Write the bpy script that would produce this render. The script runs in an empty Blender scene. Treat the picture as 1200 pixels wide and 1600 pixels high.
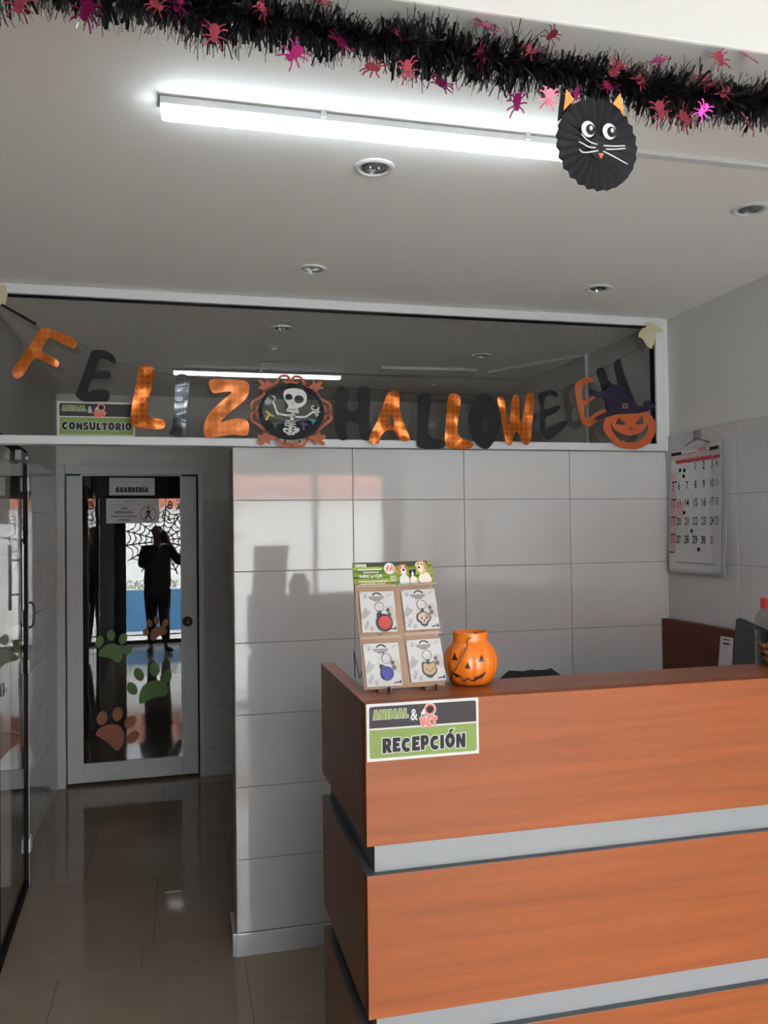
import bpy, bmesh, math, random
from mathutils import Vector, Matrix
from mathutils.geometry import tessellate_polygon
random.seed(7)
S = bpy.context.scene
COL = S.collection
PI = math.pi

# ------------------------------------------------------------------ camera, world, exposure
CAM = Vector((0, 0, 1.66))
R3 = Vector((0.9711803, -0.23797874, -0.0132263))
U3 = Vector((0.00753443, -0.0248113, 0.99966376))
F3 = Vector((0.23822688, 0.97095341, 0.02230321))
FPX = 1294.905
cam = bpy.data.cameras.new('camera')
cam.sensor_fit = 'AUTO'; cam.sensor_width = 36; cam.lens = FPX / 1600 * 36; cam.clip_start = 0.003; cam.clip_end = 200
camo = bpy.data.objects.new('camera', cam); COL.objects.link(camo)
camo.matrix_world = Matrix(((R3.x, U3.x, -F3.x, 0), (R3.y, U3.y, -F3.y, 0), (R3.z, U3.z, -F3.z, CAM.z), (0, 0, 0, 1)))
S.camera = camo
SKY = 26.0
LED = 26.0
S.view_settings.view_transform = 'Standard'
S.view_settings.look = 'None'
S.view_settings.gamma = 1
S.view_settings.exposure = 0.0
S.view_settings.use_curve_mapping = False
w = bpy.data.worlds.new('overcast_sky'); S.world = w; w.use_nodes = True
bg = w.node_tree.nodes['Background']; bg.inputs[0].default_value = (0.93, 0.97, 1.0, 1); bg.inputs[1].default_value = SKY
# the open shop front as a light portal
pl = bpy.data.lights.new('shop_front_portal', 'AREA'); pl.shape = 'RECTANGLE'; pl.size = 2.6; pl.size_y = 2.25
pl.cycles.is_portal = True
plo = bpy.data.objects.new('shop_front_portal', pl); COL.objects.link(plo)
plo.location = (0.7, -1.46, 1.12); plo.rotation_euler = (PI / 2, 0, 0)   # -Z of the lamp looks to +Y

def ray(u, v): return R3 * ((u - 600) / FPX) - U3 * ((v - 800) / FPX) + F3
def atY(y, u, v):
    d = ray(u, v); return CAM + d * ((y - CAM.y) / d.y)
def atX(x, u, v):
    d = ray(u, v); return CAM + d * ((x - CAM.x) / d.x)
def atZ(z, u, v):
    d = ray(u, v); return CAM + d * ((z - CAM.z) / d.z)
def atP(p, n, u, v):
    d = ray(u, v); return CAM + d * ((Vector(p) - CAM).dot(n) / d.dot(n))

# ------------------------------------------------------------------ materials
MATS = {}
def srgb(r, g, b):
    def f(c):
        c /= 255
        return c / 12.92 if c <= .04045 else ((c + .055) / 1.055) ** 2.4
    return (f(r), f(g), f(b))
def mat(name, col, rough=.5, metal=0, spec=.5, vary=.06, vscale=8, bump=0, bscale=60, coat=0, emis=None, alpha=1):
    if name in MATS: return MATS[name]
    m = bpy.data.materials.new(name); m.use_nodes = True
    nt = m.node_tree; b = nt.nodes['Principled BSDF']
    b.inputs['Roughness'].default_value = rough; b.inputs['Metallic'].default_value = metal
    b.inputs['Specular IOR Level'].default_value = spec
    b.inputs['Coat Weight'].default_value = coat; b.inputs['Coat Roughness'].default_value = .05
    tc = nt.nodes.new('ShaderNodeTexCoord')
    nz = nt.nodes.new('ShaderNodeTexNoise'); nz.inputs['Scale'].default_value = vscale; nz.inputs['Detail'].default_value = 3
    nt.links.new(tc.outputs['Object'], nz.inputs['Vector'])
    mx = nt.nodes.new('ShaderNodeMix'); mx.data_type = 'RGBA'
    mx.inputs[6].default_value = (*[c * (1 - vary) for c in col], 1)
    mx.inputs[7].default_value = (*[min(1, c * (1 + vary)) for c in col], 1)
    nt.links.new(nz.outputs['Fac'], mx.inputs[0]); nt.links.new(mx.outputs[2], b.inputs['Base Color'])
    if bump:
        n2 = nt.nodes.new('ShaderNodeTexNoise'); n2.inputs['Scale'].default_value = bscale
        nt.links.new(tc.outputs['Object'], n2.inputs['Vector'])
        bp = nt.nodes.new('ShaderNodeBump'); bp.inputs['Strength'].default_value = bump; bp.inputs['Distance'].default_value = .01
        nt.links.new(n2.outputs['Fac'], bp.inputs['Height']); nt.links.new(bp.outputs[0], b.inputs['Normal'])
    if emis:
        b.inputs['Emission Color'].default_value = (*emis[0], 1); b.inputs['Emission Strength'].default_value = emis[1]
    if alpha < 1: b.inputs['Alpha'].default_value = alpha
    MATS[name] = m
    return m
def wood(name, ca, cb, rough=.48, axis=(.8, 20, 20), spec=.3):
    m = bpy.data.materials.new(name); m.use_nodes = True; nt = m.node_tree; b = nt.nodes['Principled BSDF']
    b.inputs['Roughness'].default_value = rough; b.inputs['Specular IOR Level'].default_value = spec
    tc = nt.nodes.new('ShaderNodeTexCoord'); mp = nt.nodes.new('ShaderNodeMapping'); mp.inputs['Scale'].default_value = axis
    nt.links.new(tc.outputs['Object'], mp.inputs[0])
    n1 = nt.nodes.new('ShaderNodeTexNoise'); n1.inputs['Scale'].default_value = 1.6; n1.inputs['Detail'].default_value = 5; n1.inputs['Distortion'].default_value = .5
    n2 = nt.nodes.new('ShaderNodeTexNoise'); n2.inputs['Scale'].default_value = 9; n2.inputs['Detail'].default_value = 4
    nt.links.new(mp.outputs[0], n1.inputs['Vector']); nt.links.new(mp.outputs[0], n2.inputs['Vector'])
    ad = nt.nodes.new('ShaderNodeMath'); ad.operation = 'MULTIPLY_ADD'; ad.inputs[1].default_value = .35
    nt.links.new(n2.outputs['Fac'], ad.inputs[0]); nt.links.new(n1.outputs['Fac'], ad.inputs[2])
    rp = nt.nodes.new('ShaderNodeValToRGB')
    rp.color_ramp.elements[0].position = .42; rp.color_ramp.elements[0].color = (*ca, 1)
    rp.color_ramp.elements[1].position = .92; rp.color_ramp.elements[1].color = (*cb, 1)
    nt.links.new(ad.outputs[0], rp.inputs[0]); nt.links.new(rp.outputs[0], b.inputs['Base Color'])
    MATS[name] = m
    return m
def glass(name, ior=1.8, tint=(.9, .93, .92), rough=0.0):
    # thin clear pane: Fresnel reflection over straight transmission
    m = bpy.data.materials.new(name); m.use_nodes = True; nt = m.node_tree
    for n in list(nt.nodes): nt.nodes.remove(n)
    o = nt.nodes.new('ShaderNodeOutputMaterial'); mx = nt.nodes.new('ShaderNodeMixShader')
    tr = nt.nodes.new('ShaderNodeBsdfTransparent'); tr.inputs[0].default_value = (*tint, 1)
    gl = nt.nodes.new('ShaderNodeBsdfGlossy'); gl.inputs['Roughness'].default_value = rough; gl.inputs[0].default_value = (1, 1, 1, 1)
    fr = nt.nodes.new('ShaderNodeFresnel'); fr.inputs[0].default_value = ior
    ge = nt.nodes.new('ShaderNodeNewGeometry'); su = nt.nodes.new('ShaderNodeMath'); su.operation = 'SUBTRACT'; su.inputs[0].default_value = 1
    mu = nt.nodes.new('ShaderNodeMath'); mu.operation = 'MULTIPLY'
    nt.links.new(ge.outputs['Backfacing'], su.inputs[1]); nt.links.new(su.outputs[0], mu.inputs[0]); nt.links.new(fr.outputs[0], mu.inputs[1])
    nt.links.new(mu.outputs[0], mx.inputs[0]); nt.links.new(tr.outputs[0], mx.inputs[1]); nt.links.new(gl.outputs[0], mx.inputs[2])
    nt.links.new(mx.outputs[0], o.inputs[0])
    MATS[name] = m
    return m
def foil(name, base, pat, scale, rough=.22, kind='square', metal=.75):
    # printed holographic foil: a grid of squares / dots in two tones over a rippled sheet
    m = bpy.data.materials.new(name); m.use_nodes = True; nt = m.node_tree; b = nt.nodes['Principled BSDF']
    b.inputs['Metallic'].default_value = metal; b.inputs['Roughness'].default_value = rough
    tc = nt.nodes.new('ShaderNodeTexCoord')
    mp = nt.nodes.new('ShaderNodeMapping'); mp.inputs['Scale'].default_value = (scale, 0, scale); nt.links.new(tc.outputs['Object'], mp.inputs[0])
    v = nt.nodes.new('ShaderNodeTexVoronoi'); v.inputs['Randomness'].default_value = 0; v.inputs['Scale'].default_value = 1
    v.distance = 'CHEBYCHEV' if kind == 'square' else 'EUCLIDEAN'
    nt.links.new(mp.outputs[0], v.inputs['Vector'])
    rp = nt.nodes.new('ShaderNodeValToRGB'); e = rp.color_ramp.elements
    e[0].position = .30; e[0].color = (*pat, 1); e[1].position = .38; e[1].color = (*base, 1)
    if kind == 'ring':
        e[0].position = .12; e[0].color = (*base, 1); e[1].position = .2; e[1].color = (*pat, 1)
        x = rp.color_ramp.elements.new(.34); x.color = (*base, 1)
    nt.links.new(v.outputs['Distance'], rp.inputs[0]); nt.links.new(rp.outputs[0], b.inputs['Base Color'])
    n2 = nt.nodes.new('ShaderNodeTexNoise'); n2.inputs['Scale'].default_value = 9; n2.inputs['Detail'].default_value = 1
    nt.links.new(tc.outputs['Object'], n2.inputs['Vector'])
    bp = nt.nodes.new('ShaderNodeBump'); bp.inputs['Strength'].default_value = .55; bp.inputs['Distance'].default_value = .05
    nt.links.new(n2.outputs['Fac'], bp.inputs['Height']); nt.links.new(bp.outputs[0], b.inputs['Normal'])
    MATS[name] = m
    return m

M_paint = mat('white_paint', (.66, .645, .62), .6, bump=.05, bscale=25, vary=.03, vscale=2)
M_ceil = mat('ceiling_paint', (.82, .80, .775), .7, bump=.06, bscale=6, vary=.02, vscale=1.5)
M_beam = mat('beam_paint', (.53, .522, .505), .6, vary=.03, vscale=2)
M_tile = mat('glazed_wall_tile', (.56, .555, .555), .05, vary=.025, vscale=3, bump=.012, bscale=5)
M_grout = mat('wall_grout', (.33, .33, .32), .9)
M_floor = mat('polished_floor_tile', (.295, .232, .172), .06, vary=.10, vscale=5)
M_fgrout = mat('floor_grout', (.055, .045, .04), .9)
M_alu = mat('white_aluminium', (.62, .63, .64), .32, vary=.03)
M_door = mat('white_door_lacquer', (.56, .57, .58), .35, vary=.04, bump=.03, bscale=9)
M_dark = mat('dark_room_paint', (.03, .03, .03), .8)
M_brownwall = mat('dark_brown_panel', (.014, .011, .010), .9, spec=.05)
M_black = mat('black_rubber', (.008, .008, .009), .7, spec=.2)
M_steel = mat('brushed_steel', (.45, .45, .44), .28, metal=1)
M_chrome = mat('chrome', (.75, .75, .75), .12, metal=1)
M_glass = glass('clear_glass', 1.9, (.93, .925, .92))
M_shop = glass('shop_front_glass', 1.45, (.97, .98, .98))
M_wood = wood('orange_beech_laminate', srgb(122, 63, 30), srgb(144, 77, 39))
M_wood_y = wood('orange_beech_laminate_side', srgb(122, 63, 30), srgb(144, 77, 39), rough=.32, axis=(14, 1.2, 14), spec=.55)
M_wood_top = wood('orange_beech_laminate_top', srgb(122, 63, 30), srgb(144, 77, 39), rough=.34, spec=.55)
M_redwood = wood('reddish_brown_laminate', srgb(84, 36, 20), srgb(102, 48, 28), axis=(14, 1.2, 14))
M_greyband = mat('grey_melamine', (.205, .21, .222), .4, vary=.03)
M_white = mat('white_card', (.66, .66, .66), .45, vary=.02)
M_signwhite = mat('sign_white', (.50, .50, .50), .45, spec=.3, vary=.02)
M_signdark = mat('sign_charcoal', (.034, .027, .031), .5, spec=.2, vary=.03)
M_signgreen = mat('sign_green', (.175, .245, .068), .5, spec=.2, vary=.03)
M_red = mat('sign_red', (.62, .07, .04), .4)
M_ink = mat('black_ink', (.012, .010, .012), .5, spec=.2)
M_grey = mat('grey_ink', (.25, .25, .26), .6)
M_led = mat('led_diffuser', (.9, .9, .9), .4, emis=((.80, .92, 1.0), LED))
M_orangefoil = foil('orange_foil_squares', (.52, .13, .012), (.34, .075, .008), 46, rough=.25, metal=.6)
M_orangering = foil('orange_foil_rings', (.46, .11, .012), (.60, .19, .035), 42, kind='ring', rough=.32, metal=.4)
M_orangepaper = foil('orange_foil_plain', (.36, .075, .010), (.32, .065, .009), 60, rough=.5, metal=.1)
M_blackpaper = mat('black_card', (.010, .009, .011), .6, spec=.22, bump=.1, bscale=12)
M_blackfoil = foil('black_foil', (.16, .17, .19), (.10, .11, .12), 80, rough=.2, metal=.9)
M_foam = mat('orange_foam', (.42, .075, .018), .7)
M_frame = mat('terracotta_foam', (.38, .095, .04), .7)
M_bone = mat('bone_white_foam', (.58, .57, .55), .6)
M_purple = mat('dark_purple_foam', (.014, .008, .026), .6, spec=.25)
M_tape = mat('masking_tape', (.50, .43, .29), .7)
M_plasticO = mat('orange_plastic', (.70, .165, .012), .30, vary=.05, coat=.2)
M_plasticP = mat('dark_print', (.035, .012, .01), .4)
M_tinsel = mat('black_tinsel', (.03, .027, .032), .28, metal=.6)
M_pink = mat('pink_foil', (.44, .025, .18), .28, metal=.8, vary=.25, vscale=20)
M_salmon = mat('rose_foil', (.34, .05, .08), .28, metal=.8, vary=.25, vscale=20)
M_blackcraft = mat('black_craft_paper', (.012, .0125, .016), .75, spec=.3, vary=.1)
M_orangecard = mat('orange_card', (.85, .26, .05), .6)
M_kraft = mat('kraft_card', (.36, .22, .14), .65)
M_pgreen = mat('paw_green', (.085, .20, .035), .5)
M_porange = mat('paw_orange', (.33, .10, .045), .5)
M_bag = glass('clear_plastic_bag', 1.5, (.95, .95, .95), .08)
M_plast = mat('dark_grey_plastic', (.03, .03, .034), .35)
M_screen = mat('dark_screen', (.010, .008, .009), .4, spec=.2)

# ------------------------------------------------------------------ geometry helpers
ORG = {}
class MB:
    def __init__(s): s.v = []; s.f = []; s.mi = []; s.cur = 0
    def add(s, vs, fs):
        n = len(s.v); s.v += [Vector(p) for p in vs]
        for f in fs: s.f.append([i + n for i in f]); s.mi.append(s.cur)
    def box(s, x0, x1, y0, y1, z0, z1):
        s.add([(x, y, z) for x in (x0, x1) for y in (y0, y1) for z in (z0, z1)],
              [(0, 1, 3, 2), (4, 6, 7, 5), (0, 4, 5, 1), (2, 3, 7, 6), (0, 2, 6, 4), (1, 5, 7, 3)])
        return s
    def fbox(s, fr, a0, a1, b0, b1, c0, c1):
        s.add([fr(a, b, c) for a in (a0, a1) for b in (b0, b1) for c in (c0, c1)],
              [(0, 1, 3, 2), (4, 6, 7, 5), (0, 4, 5, 1), (2, 3, 7, 6), (0, 2, 6, 4), (1, 5, 7, 3)])
        return s
    def tube(s, pts, r, n=8, cap=True):
        pts = [Vector(p) for p in pts]; rs = r if isinstance(r, (list, tuple)) else [r] * len(pts)
        vs = []; fs = []
        t0 = (pts[1] - pts[0]).normalized(); a = t0.orthogonal().normalized()
        for i, p in enumerate(pts):
            t = (pts[min(i + 1, len(pts) - 1)] - pts[max(i - 1, 0)]).normalized()
            a = (a - t * a.dot(t)).normalized(); b = t.cross(a)
            for k in range(n):
                q = 2 * PI * k / n; vs.append(p + (a * math.cos(q) + b * math.sin(q)) * rs[i])
        for i in range(len(pts) - 1):
            for k in range(n):
                k2 = (k + 1) % n; fs.append((i * n + k, i * n + k2, (i + 1) * n + k2, (i + 1) * n + k))
        if cap: fs.append(tuple(range(n))[::-1]); fs.append(tuple((len(pts) - 1) * n + k for k in range(n)))
        s.add(vs, fs); return s
    def lathe(s, prof, c=(0, 0, 0), n=32, mod=None, cap=(True, True)):
        vs = []; fs = []; c = Vector(c)
        for (r, z) in prof:
            for k in range(n):
                q = 2 * PI * k / n; m = mod(q, r, z) if mod else 1
                vs.append(c + Vector((r * m * math.cos(q), r * m * math.sin(q), z)))
        for i in range(len(prof) - 1):
            for k in range(n):
                k2 = (k + 1) % n; fs.append((i * n + k, i * n + k2, (i + 1) * n + k2, (i + 1) * n + k))
        if cap[0]: fs.append(tuple(range(n))[::-1])
        if cap[1]: fs.append(tuple((len(prof) - 1) * n + k for k in range(n)))
        s.add(vs, fs); return s
    def flat(s, polys, fr, c0, c1):
        """polys: outer outline then holes, as (a, b); fr(a, b, c) -> world; extruded from c0 to c1"""
        fl = [p for P in polys for p in P]; n = len(fl)
        tri = tessellate_polygon([[Vector((p[0], p[1], 0)) for p in P] for P in polys])
        vs = [fr(p[0], p[1], c0) for p in fl] + [fr(p[0], p[1], c1) for p in fl]
        fs = []
        for t in tri:
            fs.append(tuple(t)[::-1]); fs.append(tuple(i + n for i in t))
        o = 0
        for P in polys:
            k = len(P)
            for i in range(k): j = (i + 1) % k; fs.append((o + i, o + j, o + j + n, o + i + n))
            o += k
        s.add(vs, fs); return s
    def ribbon(s, pts, wd, fr, c0, c1, rounds=True):
        """a flat strip of width wd along pts, with rounded ends"""
        P = [Vector((p[0], p[1])) for p in pts]; ws = wd if isinstance(wd, (list, tuple)) else [wd] * len(P)
        L = []; Rr = []
        for i, p in enumerate(P):
            t = (P[min(i + 1, len(P) - 1)] - P[max(i - 1, 0)]).normalized(); nn = Vector((-t.y, t.x))
            L.append(p + nn * ws[i] / 2); Rr.append(p - nn * ws[i] / 2)
        for i in range(len(P) - 1):
            q = [L[i], L[i + 1], Rr[i + 1], Rr[i]]
            s.add([fr(a.x, a.y, c) for c in (c0, c1) for a in q],
                  [(3, 2, 1, 0), (4, 5, 6, 7), (0, 1, 5, 4), (2, 3, 7, 6), (1, 2, 6, 5), (3, 0, 4, 7)])
        if rounds:
            for i in (0, len(P) - 1):
                s.flat([ell(P[i].x, P[i].y, ws[i] / 2, ws[i] / 2, 10)], fr, c0, c1)
        return s
    def text(s, body, fr, ca, cb, wd, ht, c=0, off=0, shear=0, rot=0, spc=1.0):
        cu = bpy.data.curves.new('t', 'FONT'); cu.body = body; cu.offset = off; cu.resolution_u = 3; cu.shear = shear; cu.space_character = spc
        ob = bpy.data.objects.new('t', cu); COL.objects.link(ob)
        dg = bpy.context.evaluated_depsgraph_get(); me = bpy.data.meshes.new_from_object(ob.evaluated_get(dg))
        vs = [v.co.copy() for v in me.vertices]; fs = [tuple(p.vertices) for p in me.polygons]
        bpy.data.objects.remove(ob); bpy.data.curves.remove(cu); bpy.data.meshes.remove(me)
        if not vs: return s
        x0 = min(v.x for v in vs); x1 = max(v.x for v in vs); y0 = min(v.y for v in vs); y1 = max(v.y for v in vs)
        if wd is None or wd < 0: wd = abs(ht) * (x1 - x0) / (y1 - y0) * (1 if wd is None else -wd)
        cr, sr = math.cos(rot), math.sin(rot); out = []
        for v in vs:
            a = ((v.x - x0) / max(1e-6, x1 - x0) - .5) * wd; b = ((v.y - y0) / max(1e-6, y1 - y0) - .5) * ht
            out.append(fr(ca + a * cr - b * sr, cb + a * sr + b * cr, c))
        s.add(out, fs); return s
    def build(s, name, mats, parent=None, loc=None, bevel=0, smooth=False, seg=2, recalc=True):
        me = bpy.data.meshes.new(name)
        o = bpy.data.objects.new(name, me); COL.objects.link(o)
        if parent is not None: o.parent = parent; org = ORG[parent.name]
        elif loc is not None: org = Vector(loc); o.location = org
        else: org = Vector((0, 0, 0))
        ORG[o.name] = org
        me.from_pydata([tuple(p - org) for p in s.v], [], s.f)
        for m in (mats if isinstance(mats, (list, tuple)) else [mats]): me.materials.append(m)
        me.polygons.foreach_set('material_index', s.mi)
        if recalc:
            bm = bmesh.new(); bm.from_mesh(me); bmesh.ops.recalc_face_normals(bm, faces=bm.faces); bm.to_mesh(me); bm.free()
        if smooth:
            me.polygons.foreach_set('use_smooth', [True] * len(me.polygons))
            if smooth != 'all':
                bm = bmesh.new(); bm.from_mesh(me)
                for e in bm.edges:
                    if len(e.link_faces) == 2 and e.calc_face_angle(0) > math.radians(40): e.smooth = False
                bm.to_mesh(me); bm.free()
        if bevel:
            b = o.modifiers.new('bevel', 'BEVEL'); b.width = bevel; b.segments = seg; b.limit_method = 'ANGLE'
        me.update()
        return o
def empty(name, loc):
    o = bpy.data.objects.new(name, None); COL.objects.link(o); o.location = loc; o.empty_display_size = .05
    ORG[o.name] = Vector(loc); return o
def tag(o, label, cat, group=None):
    o['label'] = label; o['category'] = cat
    if group: o['group'] = group
    return o
def struct(o): o['kind'] = 'structure'; return o
def ell(x, y, rx, ry, n=28, rot=0):
    c, s = math.cos(rot), math.sin(rot)
    return [(x + rx * math.cos(2 * PI * k / n) * c - ry * math.sin(2 * PI * k / n) * s, y + rx * math.cos(2 * PI * k / n) * s + ry * math.sin(2 * PI * k / n) * c) for k in range(n)]
def chaikin(P, it=2):
    for _ in range(it):
        Q = []
        for i in range(len(P)):
            a, b = P[i], P[(i + 1) % len(P)]
            Q.append((a[0] * .78 + b[0] * .22, a[1] * .78 + b[1] * .22)); Q.append((a[0] * .22 + b[0] * .78, a[1] * .22 + b[1] * .78))
        P = Q
    return P
def smooth_line(P, n=6):
    P = [Vector(p) for p in P]; out = []
    for i in range(len(P) - 1):
        a = P[max(i - 1, 0)]; b = P[i]; c = P[i + 1]; d = P[min(i + 2, len(P) - 1)]
        for k in range(n):
            t = k / n
            out.append(.5 * ((2 * b) + (c - a) * t + (2 * a - 5 * b + 4 * c - d) * t * t + (3 * b - a - 3 * c + d) * t ** 3))
    out.append(P[-1]); return out
def frame(o, U, V):
    o = Vector(o); U = Vector(U); V = Vector(V); N = U.cross(V)
    return lambda a, b, c=0: o + U * a + V * b + N * c
def rrect(x0, x1, y0, y1, r, n=5, corners=(1, 1, 1, 1)):
    out = []
    for i, (cx, cy, q) in enumerate(((x1 - r, y1 - r, 0), (x0 + r, y1 - r, PI / 2), (x0 + r, y0 + r, PI), (x1 - r, y0 + r, 1.5 * PI))):
        if corners[i]:
            for k in range(n + 1): t = q + PI / 2 * k / n; out.append((cx + r * math.cos(t), cy + r * math.sin(t)))
        else: out.append((cx + r * (1 if q in (0, 1.5 * PI) else -1), cy + r * (1 if q < PI else -1)))
    return out

# ------------------------------------------------------------------ the setting
YP, XL, XR, ZC = 3.33, .203, 2.14, 2.597
ZR0, ZR1 = 1.9995, 2.032           # bottom rail of the transom
YB = 5.84                          # corridor back wall
# floor: dark bed and separate polished tiles
m = MB(); m.cur = 1; m.box(-2.6, 2.3, -1.5, 8, -.08, -.004); m.cur = 0
def floor_tiles(xs, y0, y1, g=.0022):
    for a, b in zip(xs[:-1], xs[1:]): m.box(a + g / 2, b - g / 2, y0 + g / 2, y1 - g / 2, -.02, 0)
TW = .686
for k in range(11):
    y1 = 3.342 - .468 * k; y0 = max(-1.45, y1 - .468)
    sh = 0 if k % 2 == 0 else 0.0
    xs = [-.85, -.457 + sh, .229 + sh, .915 + sh, 1.6 + sh, 2.2]
    if y1 > -1.4: floor_tiles(xs, y0, y1)
floor_tiles([-2.5, -.845, -.159, .527, 1.21, 2.2], 3.342, 3.507)
floor_tiles([-2.5, -1.5, -.806, -.12, .566, 1.25, 2.2], 3.507, 4.238)
floor_tiles([-2.5, -1.5, -1.15, -.463, .223, .9, 1.6, 2.2], 4.238, 4.97)
floor_tiles([-2.5, -1.5, -.806, -.12, .566, 1.25, 2.2], 4.97, 5.70)
floor_tiles([-2.5, -.463, .9, 2.2], 5.70, 7.6)
struct(m.build('floor', [M_floor, M_fgrout]))
# ceilings and the dropped beam between them
struct(MB().box(-2.6, 2.3, 1.232, 7.7, ZC, ZC + .1).build('ceiling', M_ceil))
struct(MB().box(-.9, 2.3, -1.5, 1.10, 2.85, 2.95).build('ceiling', M_ceil))
struct(MB().box(-.86, 2.2, 1.10, 1.232, 2.40, 2.95).build('beam', M_beam, bevel=.004))
# side walls
struct(MB().box(-.90, -.72, -1.5, YP + .01, 0, 2.95).build('wall_left', M_brownwall))
wr = struct(MB().box(XR, XR + .15, -1.5, 7.7, -.05, 2.95).build('wall_right', M_paint))
m = MB(); g = .0022
for k in range(8):
    z1 = 1.787 + .283 - .283 * k; z0 = max(.0, z1 - .283)
    y = YP
    for j in range(6):
        m.box(XR - .0075, XR + .02, y - .49 + g / 2, y - g / 2, z0 + g / 2, z1 - g / 2); y -= .49
m.build('tile_cladding', M_tile, wr, bevel=.0012)
m = MB().box(XR - .006, XR, .4, YP, 0, 2.068)
m.build('grout_bed', M_grout, wr)
# tiled partition
wm = struct(MB().box(XL + .007, XR, YP + .008, YP + .20, 0, ZR0 - .002).build('wall_middle', M_grout))
m = MB(); xs = [XL, .687, 1.1685, 1.6565, XR - .001]
zs = [ZR0 - .001] + [1.787 - .283 * k for k in range(7)]
for z1, z0 in zip(zs[:-1], zs[1:]):
    for a, b in zip(xs[:-1], xs[1:]): m.box(a + g / 2, b - g / 2, YP, YP + .01, z0 + g / 2, z1 - g / 2)
m.build('tile_cladding', M_tile, wm, bevel=.0012)
MB().box(XL - .001, XL + .012, YP + .002, YP + .205, 0, ZR0 - .002).build('end_cap', mat('end_cap_paint', (.45, .42, .39), .5), wm)
struct(MB().box(XL - .004, XR, YP - .008, YP, 0, .0885).build('baseboard_middle', M_tile, bevel=.002))
struct(MB().box(XL - .018, XL - .002, YP + .0, YP + .20, 0, .0885).build('baseboard_end', M_tile, bevel=.002))
# corridor side wall, consulting-room shell and back wall
wc = struct(MB().box(-.92, -.80, 4.27, YB + .1, 0, ZC).box(-.92, -.74, YP + .05, 4.27, 2.07, ZC).build('wall_corridor', M_paint))
m = MB()
for k in range(8):
    z1 = 1.787 + .283 - .283 * k; z0 = max(0, z1 - .283)
    for j in range(3): m.box(-.802, -.7925, 4.275 + .5 * j + g, 4.275 + .5 * (j + 1) - g, z0 + g / 2, z1 - g / 2)
m.build('tile_cladding', M_tile, wc, bevel=.001)
struct(MB().box(-2.5, -.74, YP, YP + .05, 0, ZC).build('wall_consulting_front', M_paint))
struct(MB().box(-2.6, -2.45, YP, 7.7, 0, ZC).build('wall_outer', M_paint))
DZ = 2.06
wb = struct(MB().box(.13, XR, YB, YB + .12, 0, ZC).box(-.80, .13, YB, YB + .12, DZ, ZC).box(-2.5, -.80, YB, YB + .12, 0, ZC).build('wall_back', M_paint))
m = MB()
for k in range(8):
    z1 = 1.787 + .1 - .283 * k; z0 = max(0.08, z1 - .283)
    for j in range(4): m.box(.16 + .49 * j + g / 2, .16 + .49 * (j + 1) - g / 2, YB - .009, YB + .001, z0 + g / 2, z1 - g / 2)
m.build('tile_cladding', M_tile, wb, bevel=.001)
MB().box(.15, XR, YB - .016, YB, 0, .08).build('skirting', M_tile, wb, bevel=.002)
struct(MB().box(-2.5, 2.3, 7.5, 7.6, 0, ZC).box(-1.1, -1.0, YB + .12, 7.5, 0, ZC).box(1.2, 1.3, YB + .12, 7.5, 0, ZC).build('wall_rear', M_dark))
# transom: white aluminium frame and one long pane
t = struct(empty('window_1', (XL, YP, ZR0)))
MB().box(-.72, 2.105, YP - .035, YP + .035, 2.5605, ZC).build('top_rail', M_alu, t, bevel=.003)
MB().box(-.72, 2.12, YP - .035, YP + .035, ZR0, ZR1).build('bottom_rail', M_alu, t, bevel=.003)
xa = atY(YP - .03, 1025, 600).x; xb = atY(YP - .03, 1037, 600).x
MB().box(xa, xb, YP - .033, YP + .033, ZR1, 2.5605).build('side_stile', M_alu, t, bevel=.003)
MB().box(xa - .004, xa, YP - .02, YP + .01, ZR1, 2.5605).box(-.7, xa, YP - .02, YP + .01, 2.5565, 2.5605).build('gasket', M_black, t)
MB().box(-.72, xa, YP - .003, YP + .003, ZR1, 2.5605).build('pane', M_glass, t)
# rough plaster between the frame and the right-hand wall
struct(MB().box(xb, XR, YP - .02, YP + .06, ZR0, ZC).build('trim_1', M_paint))
# white post of the corridor opening
struct(MB().box(-.72, -.668, YP - .03, YP + .03, 0, ZR0).build('trim_2', M_alu, bevel=.003))

# glass side door to the consulting room (opens off the corridor, left)
d2 = struct(empty('door_2', (-.69, 3.42, 0)))
gu = Vector((-.035, .83, 0)).normalized()
G = frame((-.688, 3.42, 0), gu, (0, 0, 1))          # a along the door, b up, c to the right (+X)
MB().fbox(G, .012, .80, .045, 2.035, -.004, .004).build('pane', M_glass, d2)
MB().fbox(G, .795, .835, .0, 2.05, -.014, .012).fbox(G, 0, .03, 0, 2.05, -.014, .012).fbox(G, 0, .83, .0, .045, -.014, .012).fbox(G, 0, .83, 2.03, 2.06, -.014, .012).build('seal_frame', M_black, d2)
MB().fbox(G, .835, .85, .0, 2.05, -.012, .014).build('post', M_alu, d2, bevel=.002)
for zz in (1.904, 1.04, .201):
    h = MB().fbox(G, .80, .868, zz - .035, zz + .03, .014, .024).build('hinge', M_alu, d2, bevel=.003)
MB().fbox(G, .035, .07, 1.04, 1.09, .012, .022).fbox(G, .045, .06, 1.058, 1.072, .022, .034).build('lock', M_steel, d2, bevel=.004)
MB().tube(smooth_line([G(.885, 1.215, .010), G(.90, 1.225, .026), G(.905, 1.275, .030), G(.90, 1.325, .026), G(.885, 1.335, .010)]), .006).build('pull_handle', M_steel, d2, smooth=True)
MB().tube([G(.52, 1.33, .03), G(.52, 1.62, .03)], .007).tube([G(.52, 1.55, .004), G(.52, 1.55, .03)], .005).tube([G(.52, 1.40, .004), G(.52, 1.40, .03)], .005).build('bar_handle', M_steel, d2, smooth=True)
m = MB().fbox(G, .42, .66, 1.985, 2.03, .012, .040)
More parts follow.
